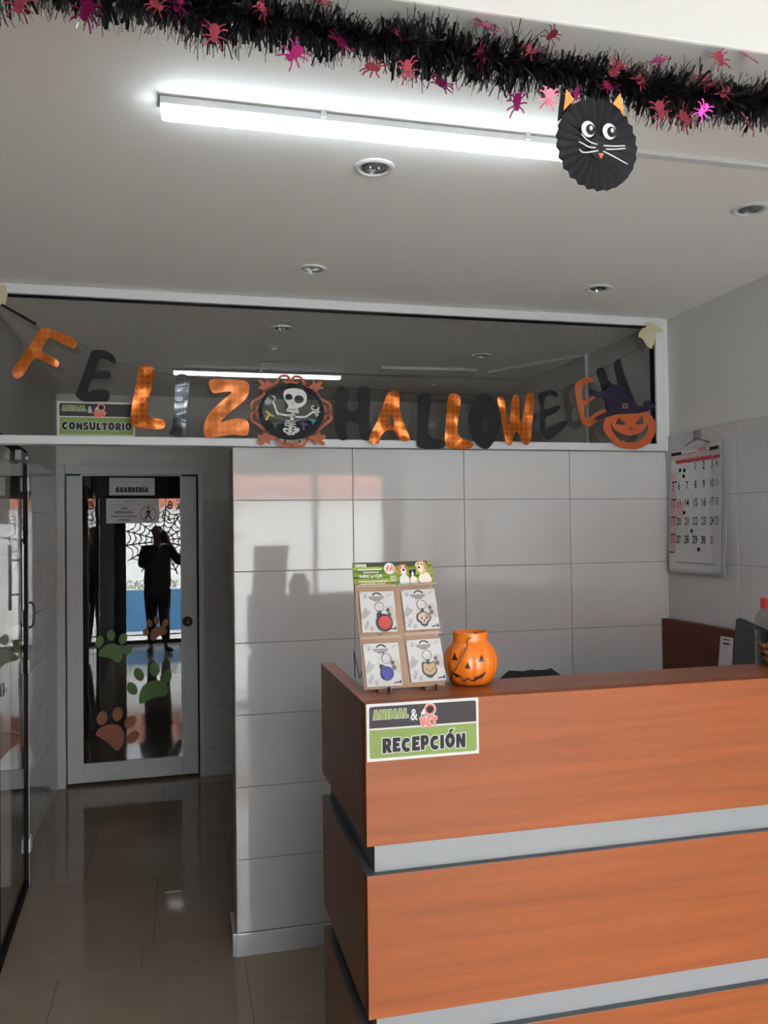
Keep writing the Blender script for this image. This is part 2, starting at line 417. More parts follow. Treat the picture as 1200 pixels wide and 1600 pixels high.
dc = m.build('door_closer', mat('closer_grey', (.25, .25, .25), .4, metal=.5), d2, bevel=.004)
MB().fbox(G, .55, .80, 2.0, 2.010, .040, .050).build('closer_arm', M_steel, dc)

# half-glazed door at the end of the corridor
TH = math.radians(1.0)
DO = Vector((-.735, YB - .015, 0)); DU = Vector((math.cos(TH), math.sin(TH), 0))
D = frame(DO, DU, (0, 0, 1))                          # c>0 points to the camera
DN = DU.cross(Vector((0, 0, 1)))
def onD(u, v, lift=0):
    p = atP(DO + DN * lift, DN, u, v) - DO
    return p.dot(DU), p.z
d1 = struct(empty('door_1', DO))
a0, zt0 = onD(127.3, 720.5); a1, _ = onD(281.8, 721); ab, zb0 = onD(130, 1195); _, zb1 = onD(285, 1182)
zb = (zb0 + zb1) / 2
a0 = (a0 + ab) / 2
WD = onD(309, 900)[0] - .005
m = MB().fbox(D, .0, a0, .02, DZ - .01, -.04, 0).fbox(D, a1, WD, .02, DZ - .01, -.04, 0).fbox(D, a0, a1, .02, zb, -.04, 0).fbox(D, a0, a1, zt0, DZ - .01, -.04, 0)
leaf = m.build('door_leaf', M_door, d1, bevel=.003)
m = MB()
for q in ((a0 - .008, a0 + .004, zb - .008, zt0 + .008), (a1 - .004, a1 + .008, zb - .008, zt0 + .008), (a0, a1, zb - .008, zb + .004), (a0, a1, zt0 - .004, zt0 + .008)): m.fbox(D, *q, -.002, .006)
m.build('glazing_bead', M_alu, d1, bevel=.002)
MB().fbox(D, a0, a1, zb, zt0, -.012, -.006).build('pane', M_glass, d1)
ka, kz = onD(293, 971)
kp = D(ka, kz, 0)
m = MB()
prof = [(.034, 0), (.034, .006), (.028, .010), (.012, .012), (.011, .035), (.022, .042), (.028, .052), (.026, .064), (.015, .070), (.006, .0705)]
vs = MB(); vs.lathe(prof, n=24)
vs.v = [kp + DU * v.x + Vector((0, 0, 1)) * v.y + DN * v.z for v in vs.v]
vs.build('knob', mat('dark_bronze', (.06, .055, .05), .3, metal=.8), d1, smooth=True)
# frame around it
struct(MB().box(-.795, -.742, YB - .05, YB + .1, 0, DZ + .06).box(.116, .152, YB - .035, YB + .1, 0, DZ + .06).box(-.7418, .1158, YB - .035, YB + .1, DZ, DZ + .06).build('trim_3', M_door, bevel=.003))

# ------------------------------------------------------------------ shop front behind the photographer, and the street outside
YS = -1.42
wf = struct(MB().box(-.9, -.60, YS - .06, YS + .06, 0, 2.95).box(2.0, 2.3, YS - .06, YS + .06, 0, 2.95).box(-.6, 2.0, YS - .06, YS + .06, 2.25, 2.95).build('wall_front', M_dark))
w2 = struct(empty('window_2', (.7, YS, 0)))
m = MB()
for x in (-.60, .33, 1.26, 1.96): m.box(x, x + .045, YS - .03, YS + .03, 0, 2.25)
m.box(-.6, 2.0, YS - .03, YS + .03, 2.21, 2.25).box(-.6, 2.0, YS - .03, YS + .03, 0, .05).box(-.6, 2.0, YS - .02, YS + .02, .12, .135)
m.build('window_frame', mat('dark_aluminium', (.05, .045, .045), .4), w2)
MB().box(-.6, 2.0, YS - .003, YS + .003, .05, 2.21).build('pane', M_shop, w2)
SF = frame((0, YS + .006, 0), (1, 0, 0), (0, 0, 1))  # faces the street: reads from outside
m = MB(); cx, cz = -.02, 1.55
for k in range(14):
    q = 2 * PI * (k + .3) / 14
    m.tube([(cx, YS + .012, cz), (cx + .62 * math.cos(q), YS + .012, cz + .55 * math.sin(q))], .010, 5)
    for j in range(1, 7):
        r = .09 * j; q2 = 2 * PI * (k + 1.3) / 14; qm = (q + q2) / 2
        P = [(cx + r * math.cos(a) * f, YS + .012, cz + r * .9 * math.sin(a) * f) for a, f in ((q, 1), (qm, .86), (q2, 1))]
        m.tube(smooth_line(P, 4), .0085, 5)
tag(m.build('spider_web_decal', mat('dark_grey_vinyl', (.06, .06, .065), .5), loc=(cx, YS + .012, cz)), 'dark spider web decal on the shop window, mirrored in the door glass behind the person', 'decoration')
m = MB()
for i, ch in enumerate('HALLOWEEN'):
    m.text(ch, SF, -.16 + .085 * i, 1.95 - .035 * i * .4 + .004 * (i - 4) ** 2, .06, .12, .004, off=.02, rot=-.25)
m.text('B', SF, .10, 2.09, .075, .12, .004, off=.02, rot=-.3); m.text('A', SF, .22, 2.06, .075, .12, .004, off=.02, rot=-.1)
tag(m.build('window_lettering', mat('dark_red_vinyl', (.30, .03, .02), .5), loc=(.1, YS + .01, 1.95)), 'red Halloween lettering on the shop window, mirrored beside the restricted area sign', 'lettering')
struct(MB().box(-14, 14, -16, -1.5, -.14, -.06).build('ground', mat('pale_pavement', (.48, .46, .43), .8)))
o = MB().box(-2.4, .34, -3.75, -3.6, -.06, .66)
tag(o.build('street_wall', mat('blue_wall_paint', (.05, .16, .30), .6), loc=(0, -3.7, -.06)), 'low blue wall across the pavement, mirrored in the glass of the corridor door', 'wall')
m = MB()
rnd = random.Random(3)
for i in range(600):
    x = rnd.uniform(-2.3, .26); y = rnd.uniform(-3.74, -3.62); z = .665 + rnd.uniform(0, .14)
    dx, dy, dz = rnd.uniform(-.06, .06), rnd.uniform(-.05, .05), rnd.uniform(.0, .06)
    m.add([(x, y, z), (x + dx * .5 + .012, y + dy * .5, z + dz * .5), (x + dx, y + dy, z + dz), (x + dx * .5 - .012, y + dy * .5, z + dz * .5)], [(0, 1, 2, 3)])
hh = m.build('hedge_leaves', mat('hedge_green', (.07, .14, .03), .6), loc=(0, -3.68, .66), recalc=False); hh['kind'] = 'stuff'
tag(hh, 'strip of green leaves along the top of the low blue wall', 'plants')
hb = empty('street_house', (0, -7.3, -.06))
MB().box(-6, 7, -7.6, -7.2, -.06, 2.35).build('facade', mat('white_render', (.80, .79, .76), .8), hb)
m = MB()
for k in range(52): m.tube([(-6 + .25 * k, -6.95, 2.32), (-6 + .25 * k, -8.2, 3.0)], .125, 8)
m.build('tiled_roof', mat('red_roof_tile', (.42, .15, .10), .8), hb)
tag(hb, 'white house with a red tiled roof across the street, mirrored in the corridor door', 'building')

# ------------------------------------------------------------------ ceiling lights
tube = empty('led_batten', (.43, 1.80, ZC))
ty0, ty1, tx0, tx1 = 1.806, 1.856, -.037, .93
tag(tube, 'lit white LED batten light along the ceiling, its right end behind the paper cat', 'ceiling light')
MB().box(tx0, tx1, ty0, ty1, 2.5775, ZC - .003).box(tx0 + .03, tx1 - .03, ty0 + .010, ty1 - .010, ZC - .003, ZC).build('housing', M_alu, tube, bevel=.003)
m = MB()
m.box(tx0 + .003, tx1 - .003, ty0 + .002, ty1 - .002, 2.560, 2.578)
m.build('diffuser', M_led, tube, bevel=.006, seg=3)
for x in (.31, .80): MB().box(x, x + .012, ty0 - .004, ty0 + .012, 2.582, ZC).build('mounting_clip', M_alu, tube)
m = MB().box(.93, XR - .001, 1.815, 1.842, ZC - .014, ZC)
tag(m.build('cable_raceway', M_alu, loc=(1.5, 1.8, ZC), bevel=.003), 'white cable raceway running from the lit batten to the right wall', 'cable raceway')

def downlight(name, x, y, label, r=.052, group='recessed ceiling downlights', z=ZC):
    t = empty(name, (x, y, z))
    m = MB().lathe([(r, 0), (r, -.003), (r * .93, -.006), (r * .80, -.006), (r * .68, .002), (r * .66, .004)], (x, y, z), 36, cap=(False, False))
    m.build('trim_ring', M_alu, t, smooth=True)
    m = MB().lathe([(r * .66, -.002), (r * .62, -.004), (r * .60, .02)], (x, y, z - .0005), 32, cap=(False, False))
    m.build('gimbal_ring', M_steel, t, smooth=True)
    m = MB().lathe([(r * .60, -.001), (r * .5, .0), (r * .35, -.0015), (r * .08, -.003)], (x, y, z - .001), 32)
    m.build('lamp_face', mat('lamp_reflector', (.22, .24, .25), .15, metal=.7), t, smooth=True)
    m = MB()
    for dx in (-.011, .011): m.tube([(x + dx, y - .004, z - .004), (x + dx, y + .006, z - .004)], .002, 6)
    m.build('lamp_pin', M_chrome, t)
    return tag(t, label, 'downlight', group)
p = atZ(ZC, 585, 261); downlight('downlight', p.x, p.y, 'round recessed downlight just below the middle of the lit batten')
p = atZ(ZC, 487, 420); downlight('downlight', p.x, p.y, 'recessed downlight on the ceiling above the skeleton medallion')
p = atZ(ZC, 935, 450); downlight('downlight', p.x, p.y, 'recessed downlight nearest the right corner of the transom window')
p = atZ(ZC, 1172, 326); downlight('downlight', p.x, p.y, 'recessed downlight at the right edge beyond the raceway')
for (u, v, l) in ((440, 512, 'downlight seen through the transom glass, nearest its top edge above the medallion'),
                  (428, 543, 'downlight seen through the transom glass, second in the row above the medallion'),
                  (410, 577, 'downlight seen through the transom glass, just over the Z of the banner'),
                  (752, 555, 'downlight seen through the transom glass above the banner letters O and W'),
                  (675, 600, 'downlight seen through the transom glass, small and low above the two letters L')):
    p = atZ(ZC, u, v); downlight('downlight', p.x, p.y, l, group='downlights behind the transom glass')
m = MB()
p0 = atZ(ZC, 595, 573); p1 = atZ(ZC, 743, 577); p2 = atZ(ZC, 765, 580); p3 = atZ(ZC, 920, 552)
for a, b in ((p0, p1), (p2, p3)):
    dd = (b - a).normalized(); nn = Vector((-dd.y, dd.x, 0)) * .02
    m.add([a + nn, a - nn, b - nn, b + nn] + [q - Vector((0, 0, .016)) for q in (a + nn, a - nn, b - nn, b + nn)], [(0, 1, 2, 3), (4, 5, 6, 7), (0, 1, 5, 4), (1, 2, 6, 5), (2, 3, 7, 6), (3, 0, 4, 7)])
p3 = p3 + Vector((-.02, 0, 0)); m.box(p3.x - .008, p3.x + .008, p3.y - .01, p3.y + .01, 2.03, ZC)
tag(m.build('ceiling_strip', M_alu, loc=p1), 'thin pale cable strip on the ceiling behind the transom glass', 'cable raceway')

# ------------------------------------------------------------------ reception counter
XC, YF, YBK, ZT = .3732, 1.7126, 2.2752, 1.2955
lv = [(1.2955, .9961), (.9345, .6377), (.5777, .2797), (.2187, 0)]
XE = XR - .012
ct = empty('reception_counter', (1.2, 2.0, 0))
tag(ct, 'orange wood reception counter with grey recessed bands in front of the tiled partition', 'reception counter')
for (z1, z0) in lv:
    MB().box(XC, XE, YF, YF + .03, z0, z1 if z1 != ZT else ZT - .0).build('front_panel', M_wood, ct, bevel=.0015)
    MB().box(XC, XC + .036, YF + .0302, YBK, z0, z1).build('end_panel', M_wood_y, ct, bevel=.0015)
for (z1, z0) in ((.9961, .9345), (.6377, .5777), (.2797, .2187)):
    MB().box(XC + .021, XE, YF + .018, YF + .09, z0 - .0, z1).box(XC + .021, XC + .06, YF + .09, YBK - .012, z0, z1).build('recess_band', M_greyband, ct)
for (z1, z0) in lv[:-1]:
    MB().box(XC + .012, XE, YF + .0305, YF + .12, z0, z0 + .016).build('panel_base', M_greyband, ct)
for (z1, z0) in lv[1:]:
    MB().box(XC + .0005, XE, YF + .0008, YF + .12, z1, z1 + .0012).box(XC + .0008, XC + .06, YF + .12, YBK - .001, z1, z1 + .0012).build('ledge_cap', mat('dark_grey_melamine', (.085, .087, .092), .5), ct)
MB().box(XC + .0362, XE, YF + .0302, 1.905, ZT - .028, ZT - .0004).build('counter_top', M_wood_top, ct, bevel=.0015)
MB().box(XC + .06, XE, YF + .13, 2.30, .72, .75).build('work_surface', M_wood, ct, bevel=.002)
pn = MB().box(2.092, XR - .008, 2.35, YP - .004, .75, 1.25).box(1.7, XR - .008, 2.35, YP - .004, .72, .75).build('desk_return', M_redwood, loc=(2.1, 2.9, .72), bevel=.002)
tag(pn, 'dark reddish wood desk return with upright back panel along the right wall', 'desk')


# heavy cartoon capitals used on the signs: outline first, then holes, in a unit box
def arc(cx, cy, rx, ry, a0, a1, n): return [(cx + rx * math.cos(math.radians(a0 + (a1 - a0) * k / n)), cy + ry * math.sin(math.radians(a0 + (a1 - a0) * k / n))) for k in range(n + 1)]
GLY = {
 'E': (.78, [[(0, 0), (1, 0), (1, .29), (.52, .27), (.52, .38), (.86, .38), (.86, .63), (.52, .63), (.52, .73), (1, .71), (.97, 1), (.03, 1)]]),
 'I': (.40, [[(0, 0), (1, 0), (.94, 1), (.04, 1)]]),
 'L': (.74, [[(0, 0), (1, 0), (1, .32), (.54, .29), (.54, 1), (.03, 1)]]),
 'T': (.84, [[(.26, 0), (.74, 0), (.72, .70), (1, .67), (1, 1), (0, 1), (0, .67), (.28, .70)]]),
 'V': (.95, [[(.30, 0), (.70, 0), (1, 1), (.60, 1), (.50, .48), (.40, 1), (0, 1)]]),
 'A': (.98, [[(0, 0), (.38, 0), (.42, .15), (.58, .15), (.62, 0), (1, 0), (.72, 1), (.28, 1)], [(.44, .36), (.50, .64), (.56, .36)]]),
 'M': (1.25, [[(0, 0), (.30, 0), (.31, .50), (.44, .08), (.56, .08), (.69, .50), (.70, 0), (1, 0), (.94, 1), (.65, 1), (.5, .58), (.35, 1), (.06, 1)]]),
 'N': (.95, [[(0, 0), (.36, 0), (.37, .46), (.62, 0), (1, 0), (1, 1), (.64, 1), (.63, .54), (.40, 1), (.02, 1)]]),
 'O': (1.0, [arc(.5, .5, .5, .52, 0, 345, 23), arc(.5, .5, .13, .19, 360, 30, 11)]),
 'C': (.92, [arc(.55, .5, .55, .52, 42, 318, 18) + arc(.60, .5, .20, .20, 305, 55, 9)]),
 'G': (.98, [arc(.52, .5, .52, .52, 45, 330, 18) + [(1.0, .54), (.60, .54), (.60, .36)] + arc(.58, .5, .18, .20, 290, 55, 9)]),
 'P': (.82, [[(0, 0), (.46, 0), (.46, .29), (.72, .30), (.92, .42), (1, .65), (.92, .88), (.72, 1), (0, 1)], [(.46, .56), (.46, .76), (.56, .75), (.60, .66), (.56, .57)]]),
 'R': (.88, [[(0, 0), (.42, 0), (.42, .26), (.62, 0), (1.06, 0), (.80, .38), (.94, .50), (.98, .70), (.90, .90), (.70, 1), (0, 1)], [(.42, .57), (.42, .77), (.53, .76), (.57, .67), (.53, .58)]]),
 'D': (.92, [[(0, 0), (.55, 0), (.85, .12), (1, .5), (.85, .88), (.55, 1), (0, 1)], [(.40, .29), (.40, .71), (.52, .69), (.60, .5), (.52, .31)]]),
 'S': (.82, [[(0, .05), (.3, -.02), (.65, -.02), (.95, .12), (1, .35), (.85, .55), (.45, .66), (.45, .73), (.55, .75), (.9, .68), (.92, .95), (.6, 1.02), (.3, 1.02), (.05, .88), (0, .65), (.15, .48), (.55, .36), (.55, .28), (.42, .26), (.02, .34)]]),
 'U': (.95, [[(0, 1), (0, .35), (.08, .12), (.28, -.02), (.72, -.02), (.92, .12), (1, .35), (1, 1), (.62, 1), (.62, .36), (.56, .28), (.44, .28), (.38, .36), (.38, 1)]]),
}
def grow(P, d):
    """move an outline outwards by d (holes: inwards), mitred"""
    ar = sum(P[i][0] * P[(i + 1) % len(P)][1] - P[(i + 1) % len(P)][0] * P[i][1] for i in range(len(P)))
    out = []
    for i in range(len(P)):
        a, b, c = Vector(P[i - 1]), Vector(P[i]), Vector(P[(i + 1) % len(P)])
        u = (b - a).normalized(); v = (c - b).normalized(); sg = 1 if ar > 0 else -1
        n1 = Vector((u.y, -u.x)) * sg; n2 = Vector((v.y, -v.x)) * sg
        nn = n1 + n2
        k = nn.length_squared
        q = nn * (2 / k if k > .5 else 2) * .5 * 2 / 2
        out.append(tuple(b + q * d))
    return out
def cartoon(m, word, fr, x0, x1, y0, y1, c, outline=0, c0=None, gap=.07, wob=0):
    acc_ = {'Ó': 'O', 'Í': 'I'}
    tot = sum(GLY[acc_.get(ch, ch)][0] for ch in word) + gap * (len(word) - 1)
    sx = (x1 - x0) / tot; H = y1 - y0; x = x0
    for i, ch in enumerate(word):
        wd, P = GLY[acc_.get(ch, ch)]; dy = wob * H * math.sin(i * 2.1); hh = H * (1 + wob * math.cos(i * 1.7))
        PP = [[(x + a * wd * sx, y0 + dy + b * hh) for a, b in poly] for poly in P]
        if outline:
            PP = [grow(PP[0], outline)] + [grow(h_, -outline * .55) for h_ in PP[1:]]
        m.flat(PP, fr, c - .0004 if c0 is None else c0, c)
        if ch in acc_:
            A = [(x + a * wd * sx, y0 + dy + b * hh) for a, b in ((.38, 1.08), (.64, 1.06), (.92, 1.30), (.52, 1.30))] if ch == 'Ó' else [(x + a * wd * sx, y0 + dy + b * hh) for a, b in ((.2, 1.08), (.7, 1.06), (1.3, 1.32), (.5, 1.32))]
            if outline: A = grow(A, outline)
            m.flat([A], fr, c - .0004 if c0 is None else c0, c)
        x += (wd + gap) * sx
    return m

# ---- logo signs
def logo_sign(name, fr, w, h, word, label, bold=.060, wb=(.125, .895, .53, .90)):
    t = empty(name, fr(w / 2, h / 2, 0)); tag(t, label, 'sign')
    MB().fbox(fr, 0, w, 0, h, 0, .003).build('backing_board', M_signwhite, t)
    b = .024 * w
    MB().flat([rrect(b, w - b * .9, h * .575, h - b, .02 * w, corners=(1, 1, 0, 0))], fr, .003, .0033).build('dark_field', M_signdark, t)
    MB().flat([rrect(b, w - b * .9, b * 1.0, h * .545, .02 * w, corners=(0, 0, 1, 1))], fr, .003, .0033).build('green_field', M_signgreen, t)
    def T(s, x0, x1, y0, y1, off, c, m=None, sh=0, spc=1.0):
        m = m or MB(); return m.text(s, fr, (x0 + x1) / 2 * w, (1 - (y0 + y1) / 2) * h, (x1 - x0) * w, (y1 - y0) * h, c, off=off, shear=sh, spc=spc)
    L_ = lambda word, x0, x1, y0, y1, c, o=0, wob=0, gap=.09: cartoon(MB(), word, fr, x0 * w, x1 * w, (1 - y1) * h, (1 - y0) * h, c, o, wob=wob, gap=gap)
    L_('ANIMAL', .056, .366, .110, .275, .0037, .0017).build('logo_outline', M_signwhite, t)
    L_('ANIMAL', .056, .366, .110, .275, .0041).build('logo_lettering', M_signgreen, t)
    T('&', .385, .45, .13, .33, .02, .0038).build('ampersand', M_signwhite, t)
    L_('VET', .465, .62, .285, .455, .0043, .0019).build('logo_outline', M_signwhite, t)
    L_('VET', .465, .62, .285, .455, .0047).build('logo_lettering', M_red, t)
    cx, cy, r = .56 * w, (1 - .155) * h, .072 * h * 1.55
    MB().flat([ell(cx, cy, r, r), ell(cx, cy, r * .86, r * .86)[::-1]], fr, .0033, .0036).build('emblem_rim', M_signwhite, t)
    MB().flat([ell(cx, cy, r * .88, r * .88), ell(cx, cy, r * .62, r * .62)[::-1]], fr, .0033, .0037).build('emblem_ring', M_red, t)
    MB().flat([[(cx + r * a, cy + r * b_) for a, b_ in ((-.42, -.35), (-.45, .25), (-.30, .50), (-.12, .22), (.12, .22), (.32, .5), (.45, .2), (.40, -.35), (0, -.5))]], fr, .0033, .0038).build('emblem_head', M_ink, t)
    dx, dy = .497 * w, (1 - .215) * h; u = .035 * h
    MB().flat([[(dx - u, dy - u * 1.6), (dx - u, dy + u), (dx - u * .4, dy + u * .5), (dx - u * .1, dy + u * 2.0), (dx + u * .8, dy + u * 1.8), (dx + u, dy + u * .4), (dx + u * .7, dy - u * 1.6), (dx + u * .3, dy - u * 1.6), (dx + u * .2, dy - u * .4), (dx - u * .4, dy - u * .4), (dx - u * .5, dy - u * 1.6)]], fr, .0033, .0037).build('emblem_dog', M_signwhite, t)
    MB().fbox(fr, cx - r * .8, cx - r * .5, cy - r * 1.7, cy - r * .9, .0033, .0037).fbox(fr, cx + r * .5, cx + r * .8, cy - r * 1.7, cy - r * .9, .0033, .0037).build('emblem_paws', M_signwhite, t)
    x0, x1, y0, y1 = wb
    L_(word, x0, x1, y0, y1, .0037, .0034, .03, .10).build('word_outline', M_signwhite, t)
    L_(word, x0, x1, y0, y1, .0041, 0, .03, .10).build('lettering', M_ink, t)
    return t
logo_sign('reception_sign', frame((.3755, YF - .0005, 1.1745), (1, 0, 0), (0, 0, 1)), .249, .1205, 'RECEPCIÓN', 'white bordered green and charcoal RECEPCIÓN sign on the front of the wood counter', wb=(.135, .875, .615, .865))
logo_sign('consulting_room_sign', frame((-.4495, YP - .0035, 2.034), (1, 0, 0), (0, 0, 1)), .281, .131, 'CONSULTORIO', 'green and charcoal CONSULTORIO sign on the transom glass behind the hanging letters', wb=(.055, .955, .60, .82))

# ---- grey plates on the corridor door
def door_plate(name, q, label):
    (u0, v0), (u1, v1) = q; x0, z1 = onD(u0, v0); x1, z0 = onD(u1, v1)
    fr = lambda a, b, c=0: D(x0 + a * (x1 - x0), z0 + b * (z1 - z0), -.0058 + c)
    t = empty(name, D((x0 + x1) / 2, z0, 0)); tag(t, label, 'sign')
    MB().fbox(fr, 0, 1, 0, 1, 0, .003).build('plate', mat('pale_grey_plate', (.55, .54, .54), .45), t)
    MB().fbox(fr, 0, 1, .735, .75, .003, .0034).build('rule', M_grey, t)
    return t, fr
t, fr = door_plate('nursery_sign', ((170.6, 746.5), (241.8, 773.8)), 'grey GUARDERÍA plate near the top of the corridor door glass')
cartoon(MB(), 'GUARDERÍA', fr, .14, .86, .17, .47, .004, gap=.10).build('lettering', M_ink, t)
for a in (.07, .26, .5, .78, .94): MB().flat([ell(a, .87, .012, .03, 8)], fr, .003, .0036).build('printed_mark', M_grey, t)
t, fr = door_plate('restricted_area_sign', ((165.8, 779), (248, 817)), 'grey ZONA RESTRINGIDA plate with a red no entry figure on the door glass')
m = MB().text('ZONA', fr, .34, .60, .13, .10, .004, off=.03).text('RESTRINGIDA', fr, .34, .44, .34, .10, .004, off=.03)
m.text('MANEJO SOLO DE PERSONAL', fr, .34, .27, .49, .08, .004, off=.025).text('AUTORIZADO', fr, .34, .13, .23, .08, .004, off=.025)
m.build('lettering', M_ink, t)
asp = 82.2 / 38
MB().flat([ell(.80, .37, .155, .155 * asp, 32), ell(.80, .37, .14, .14 * asp, 32)[::-1]], fr, .003, .0038).ribbon([(.70, .15), (.90, .59)], .014, fr, .003, .0036, False).build('no_entry_ring', mat('dull_red_print', (.30, .06, .05), .5), t)
MB().flat([ell(.80, .60, .02, .045, 12)], fr, .003, .0037).flat([[(.77, .52), (.83, .52), (.85, .40), (.835, .39), (.82, .45), (.82, .36), (.87, .14), (.85, .13), (.80, .30), (.75, .13), (.73, .14), (.785, .36), (.78, .45), (.755, .36), (.74, .37)]], fr, .003, .0037).build('walking_figure', M_ink, t)
MB().text('ANIMAL VET', fr, .45, .88, .20, .09, .004, off=.02).build('logo_lettering', M_grey, t)
for a in (.07, .24, .76, .93): MB().flat([ell(a, .87, .012, .03, 8)], fr, .003, .0036).build('printed_mark', M_grey, t)

# ---- paw stickers on the door glass, traced in the door's own plane
def paw(name, toes, pad, mt, label):
    o = (0, 960); s = 3.158
    c = onD(o[0] + pad[0][0] / s, o[1] + pad[0][1] / s)
    t = empty(name, D(c[0], c[1], -.005)); tag(t, label, 'sticker', 'paw print stickers on the door glass')
    fr = lambda a, b, c_=0: D(*onD(o[0] + a / s, o[1] + b / s), -.0055 + c_)
    MB().flat([chaikin(pad)], fr, 0, .0008).build('pad', mt, t)
    for (x, y, rx, ry, r) in toes: MB().flat([ell(x, y, rx, ry, 22, r)], fr, 0, .0008).build('toe', mt, t)
    return t
paw('paw_sticker', [(490, 135, 20, 31, .25), (547, 103, 21, 27, 0), (607, 121, 20, 28, .45), (630, 175, 20, 28, .7)], [(480, 205), (500, 165), (540, 143), (585, 150), (605, 185), (603, 220), (585, 242), (565, 232), (545, 215), (510, 210)], M_pgreen, 'green paw print sticker at the left of the door glass')
paw('paw_sticker', [(652, 367, 24, 34, -.5), (685, 297, 24, 34, -.45), (762, 272, 26, 34, 0), (825, 305, 22, 34, .2)], [(683, 437), (690, 380), (720, 340), (765, 323), (815, 333), (832, 365), (820, 405), (770, 408), (730, 425), (700, 444)], M_pgreen, 'green paw print sticker in the middle of the door glass, above the lower reflection')
paw('paw_sticker', [(503, 512, 26, 36, .3), (580, 492, 26, 36, .2), (643, 532, 25, 36, .75), (655, 607, 24, 38, .8)], [(466, 595), (490, 560), (545, 540), (595, 550), (615, 590), (610, 640), (590, 670), (570, 674), (540, 640), (500, 612)], M_porange, 'orange paw print sticker at the bottom left of the door glass')
paw('paw_sticker', [(720, 88, 15, 19, 0), (737, 43, 15, 20, -.4), (773, 30, 14, 21, 0), (816, 43, 14, 21, .4)], [(740, 115), (745, 80), (775, 58), (810, 62), (826, 85), (815, 100), (785, 105), (765, 130), (748, 129)], M_porange, 'smaller orange paw print sticker near the door knob, over the reflected shoes')

# ------------------------------------------------------------------ FELIZ HALLOWEEN banner
LY = YP - .062
bn = empty('letter_banner', (.6, LY, 2.3))
tag(bn, 'FELIZ HALLOWEEN banner of orange and black cut-out letters strung across the transom', 'banner')
def letter(ch, s, o, polys, mt, y=LY):
    fr = lambda a, b, c=0: atY(y, o[0] + a / s, o[1] + b / s) + Vector((0, -c, 0))
    P = [chaikin(p) for p in polys]
    return MB().flat(P, fr, 0, .003).build('letter', mt, bn)
A_ = (3, (0, 440)); B_ = (3, (360, 440)); C_ = (3.3333, (700, 440))
letter('F', *A_, [[(190, 222), (215, 214), (255, 232), (300, 245), (345, 265), (363, 290), (355, 312), (335, 310), (300, 295), (250, 268), (228, 262), (205, 300), (190, 325), (230, 345), (268, 365), (280, 385), (272, 403), (255, 400), (215, 378), (165, 355), (140, 390), (118, 430), (100, 450), (78, 457), (60, 442), (57, 415), (75, 390), (110, 340), (150, 285), (175, 240)]], M_orangering)
letter('E', *A_, [[(430, 325), (455, 319), (490, 322), (525, 338), (543, 365), (544, 385), (525, 380), (500, 365), (470, 360), (455, 385), (445, 425), (470, 418), (510, 416), (523, 435), (515, 457), (480, 457), (435, 452), (420, 480), (408, 520), (440, 508), (490, 505), (516, 515), (515, 545), (505, 563), (470, 562), (385, 563), (353, 535), (358, 520), (385, 450), (405, 390), (420, 350)]], M_blackpaper)
letter('L', *A_, [[(655, 395), (680, 389), (715, 398), (726, 415), (718, 470), (702, 530), (690, 590), (690, 625), (705, 640), (750, 642), (777, 655), (772, 687), (740, 693), (690, 690), (625, 680), (608, 660), (615, 600), (628, 530), (642, 450)]], M_orangefoil, LY - .004)
letter('I', *A_, [[(825, 440), (850, 430), (880, 440), (893, 470), (885, 520), (875, 600), (870, 650), (873, 722), (850, 728), (800, 720), (790, 710), (808, 690), (815, 620), (820, 530), (822, 470)]], M_blackfoil)
letter('Z', *A_, [[(985, 459), (1020, 456), (1100, 461), (1150, 464), (1169, 480), (1166, 530), (1140, 565), (1080, 610), (1025, 665), (1060, 650), (1120, 640), (1160, 650), (1169, 680), (1162, 720), (1140, 724), (1090, 715), (1010, 730), (965, 733), (953, 710), (957, 660), (985, 610), (1040, 560), (1095, 515), (1050, 517), (1000, 526), (985, 507), (976, 475)]], M_orangering, LY - .003)
letter('H', *B_, [[(495, 510), (510, 489), (535, 494), (556, 520), (548, 560), (545, 600), (570, 612), (600, 600), (600, 540), (598, 505), (615, 489), (645, 494), (656, 520), (652, 600), (650, 660), (661, 700), (656, 736), (640, 747), (615, 740), (602, 700), (600, 670), (565, 655), (540, 655), (540, 700), (551, 735), (530, 747), (505, 736), (490, 690), (488, 620), (491, 550)]], M_blackpaper)
letter('A', *B_, [[(735, 520), (770, 507), (793, 525), (790, 590), (805, 650), (835, 715), (843, 747), (800, 749), (780, 720), (768, 697), (725, 697), (705, 725), (696, 762), (665, 764), (646, 745), (655, 715), (685, 660), (715, 580)], [(750, 612), (733, 672), (768, 672), (757, 630)]], M_orangefoil, LY - .004)
letter('L', *B_, [[(880, 530), (905, 519), (935, 527), (943, 550), (935, 600), (928, 660), (925, 710), (940, 735), (990, 740), (1009, 757), (1000, 781), (960, 785), (885, 782), (872, 765), (874, 700), (877, 600)]], M_blackpaper)
letter('L', *B_, [[(1020, 530), (1050, 521), (1079, 540), (1075, 600), (1063, 660), (1062, 705), (1080, 735), (1120, 745), (1142, 765), (1128, 783), (1080, 787), (1015, 781), (1002, 750), (1008, 680), (1012, 600)]], M_orangefoil, LY - .003)
letter('O', *C_, [[(145, 610), (170, 588), (200, 583), (230, 603), (255, 640), (271, 690), (273, 745), (261, 790), (240, 832), (215, 866), (195, 874), (165, 862), (135, 832), (114, 782), (106, 730), (111, 680), (125, 638)], [(192, 690), (177, 720), (174, 770), (187, 797), (205, 780), (212, 740), (206, 705)]], M_blackpaper, LY - .006)
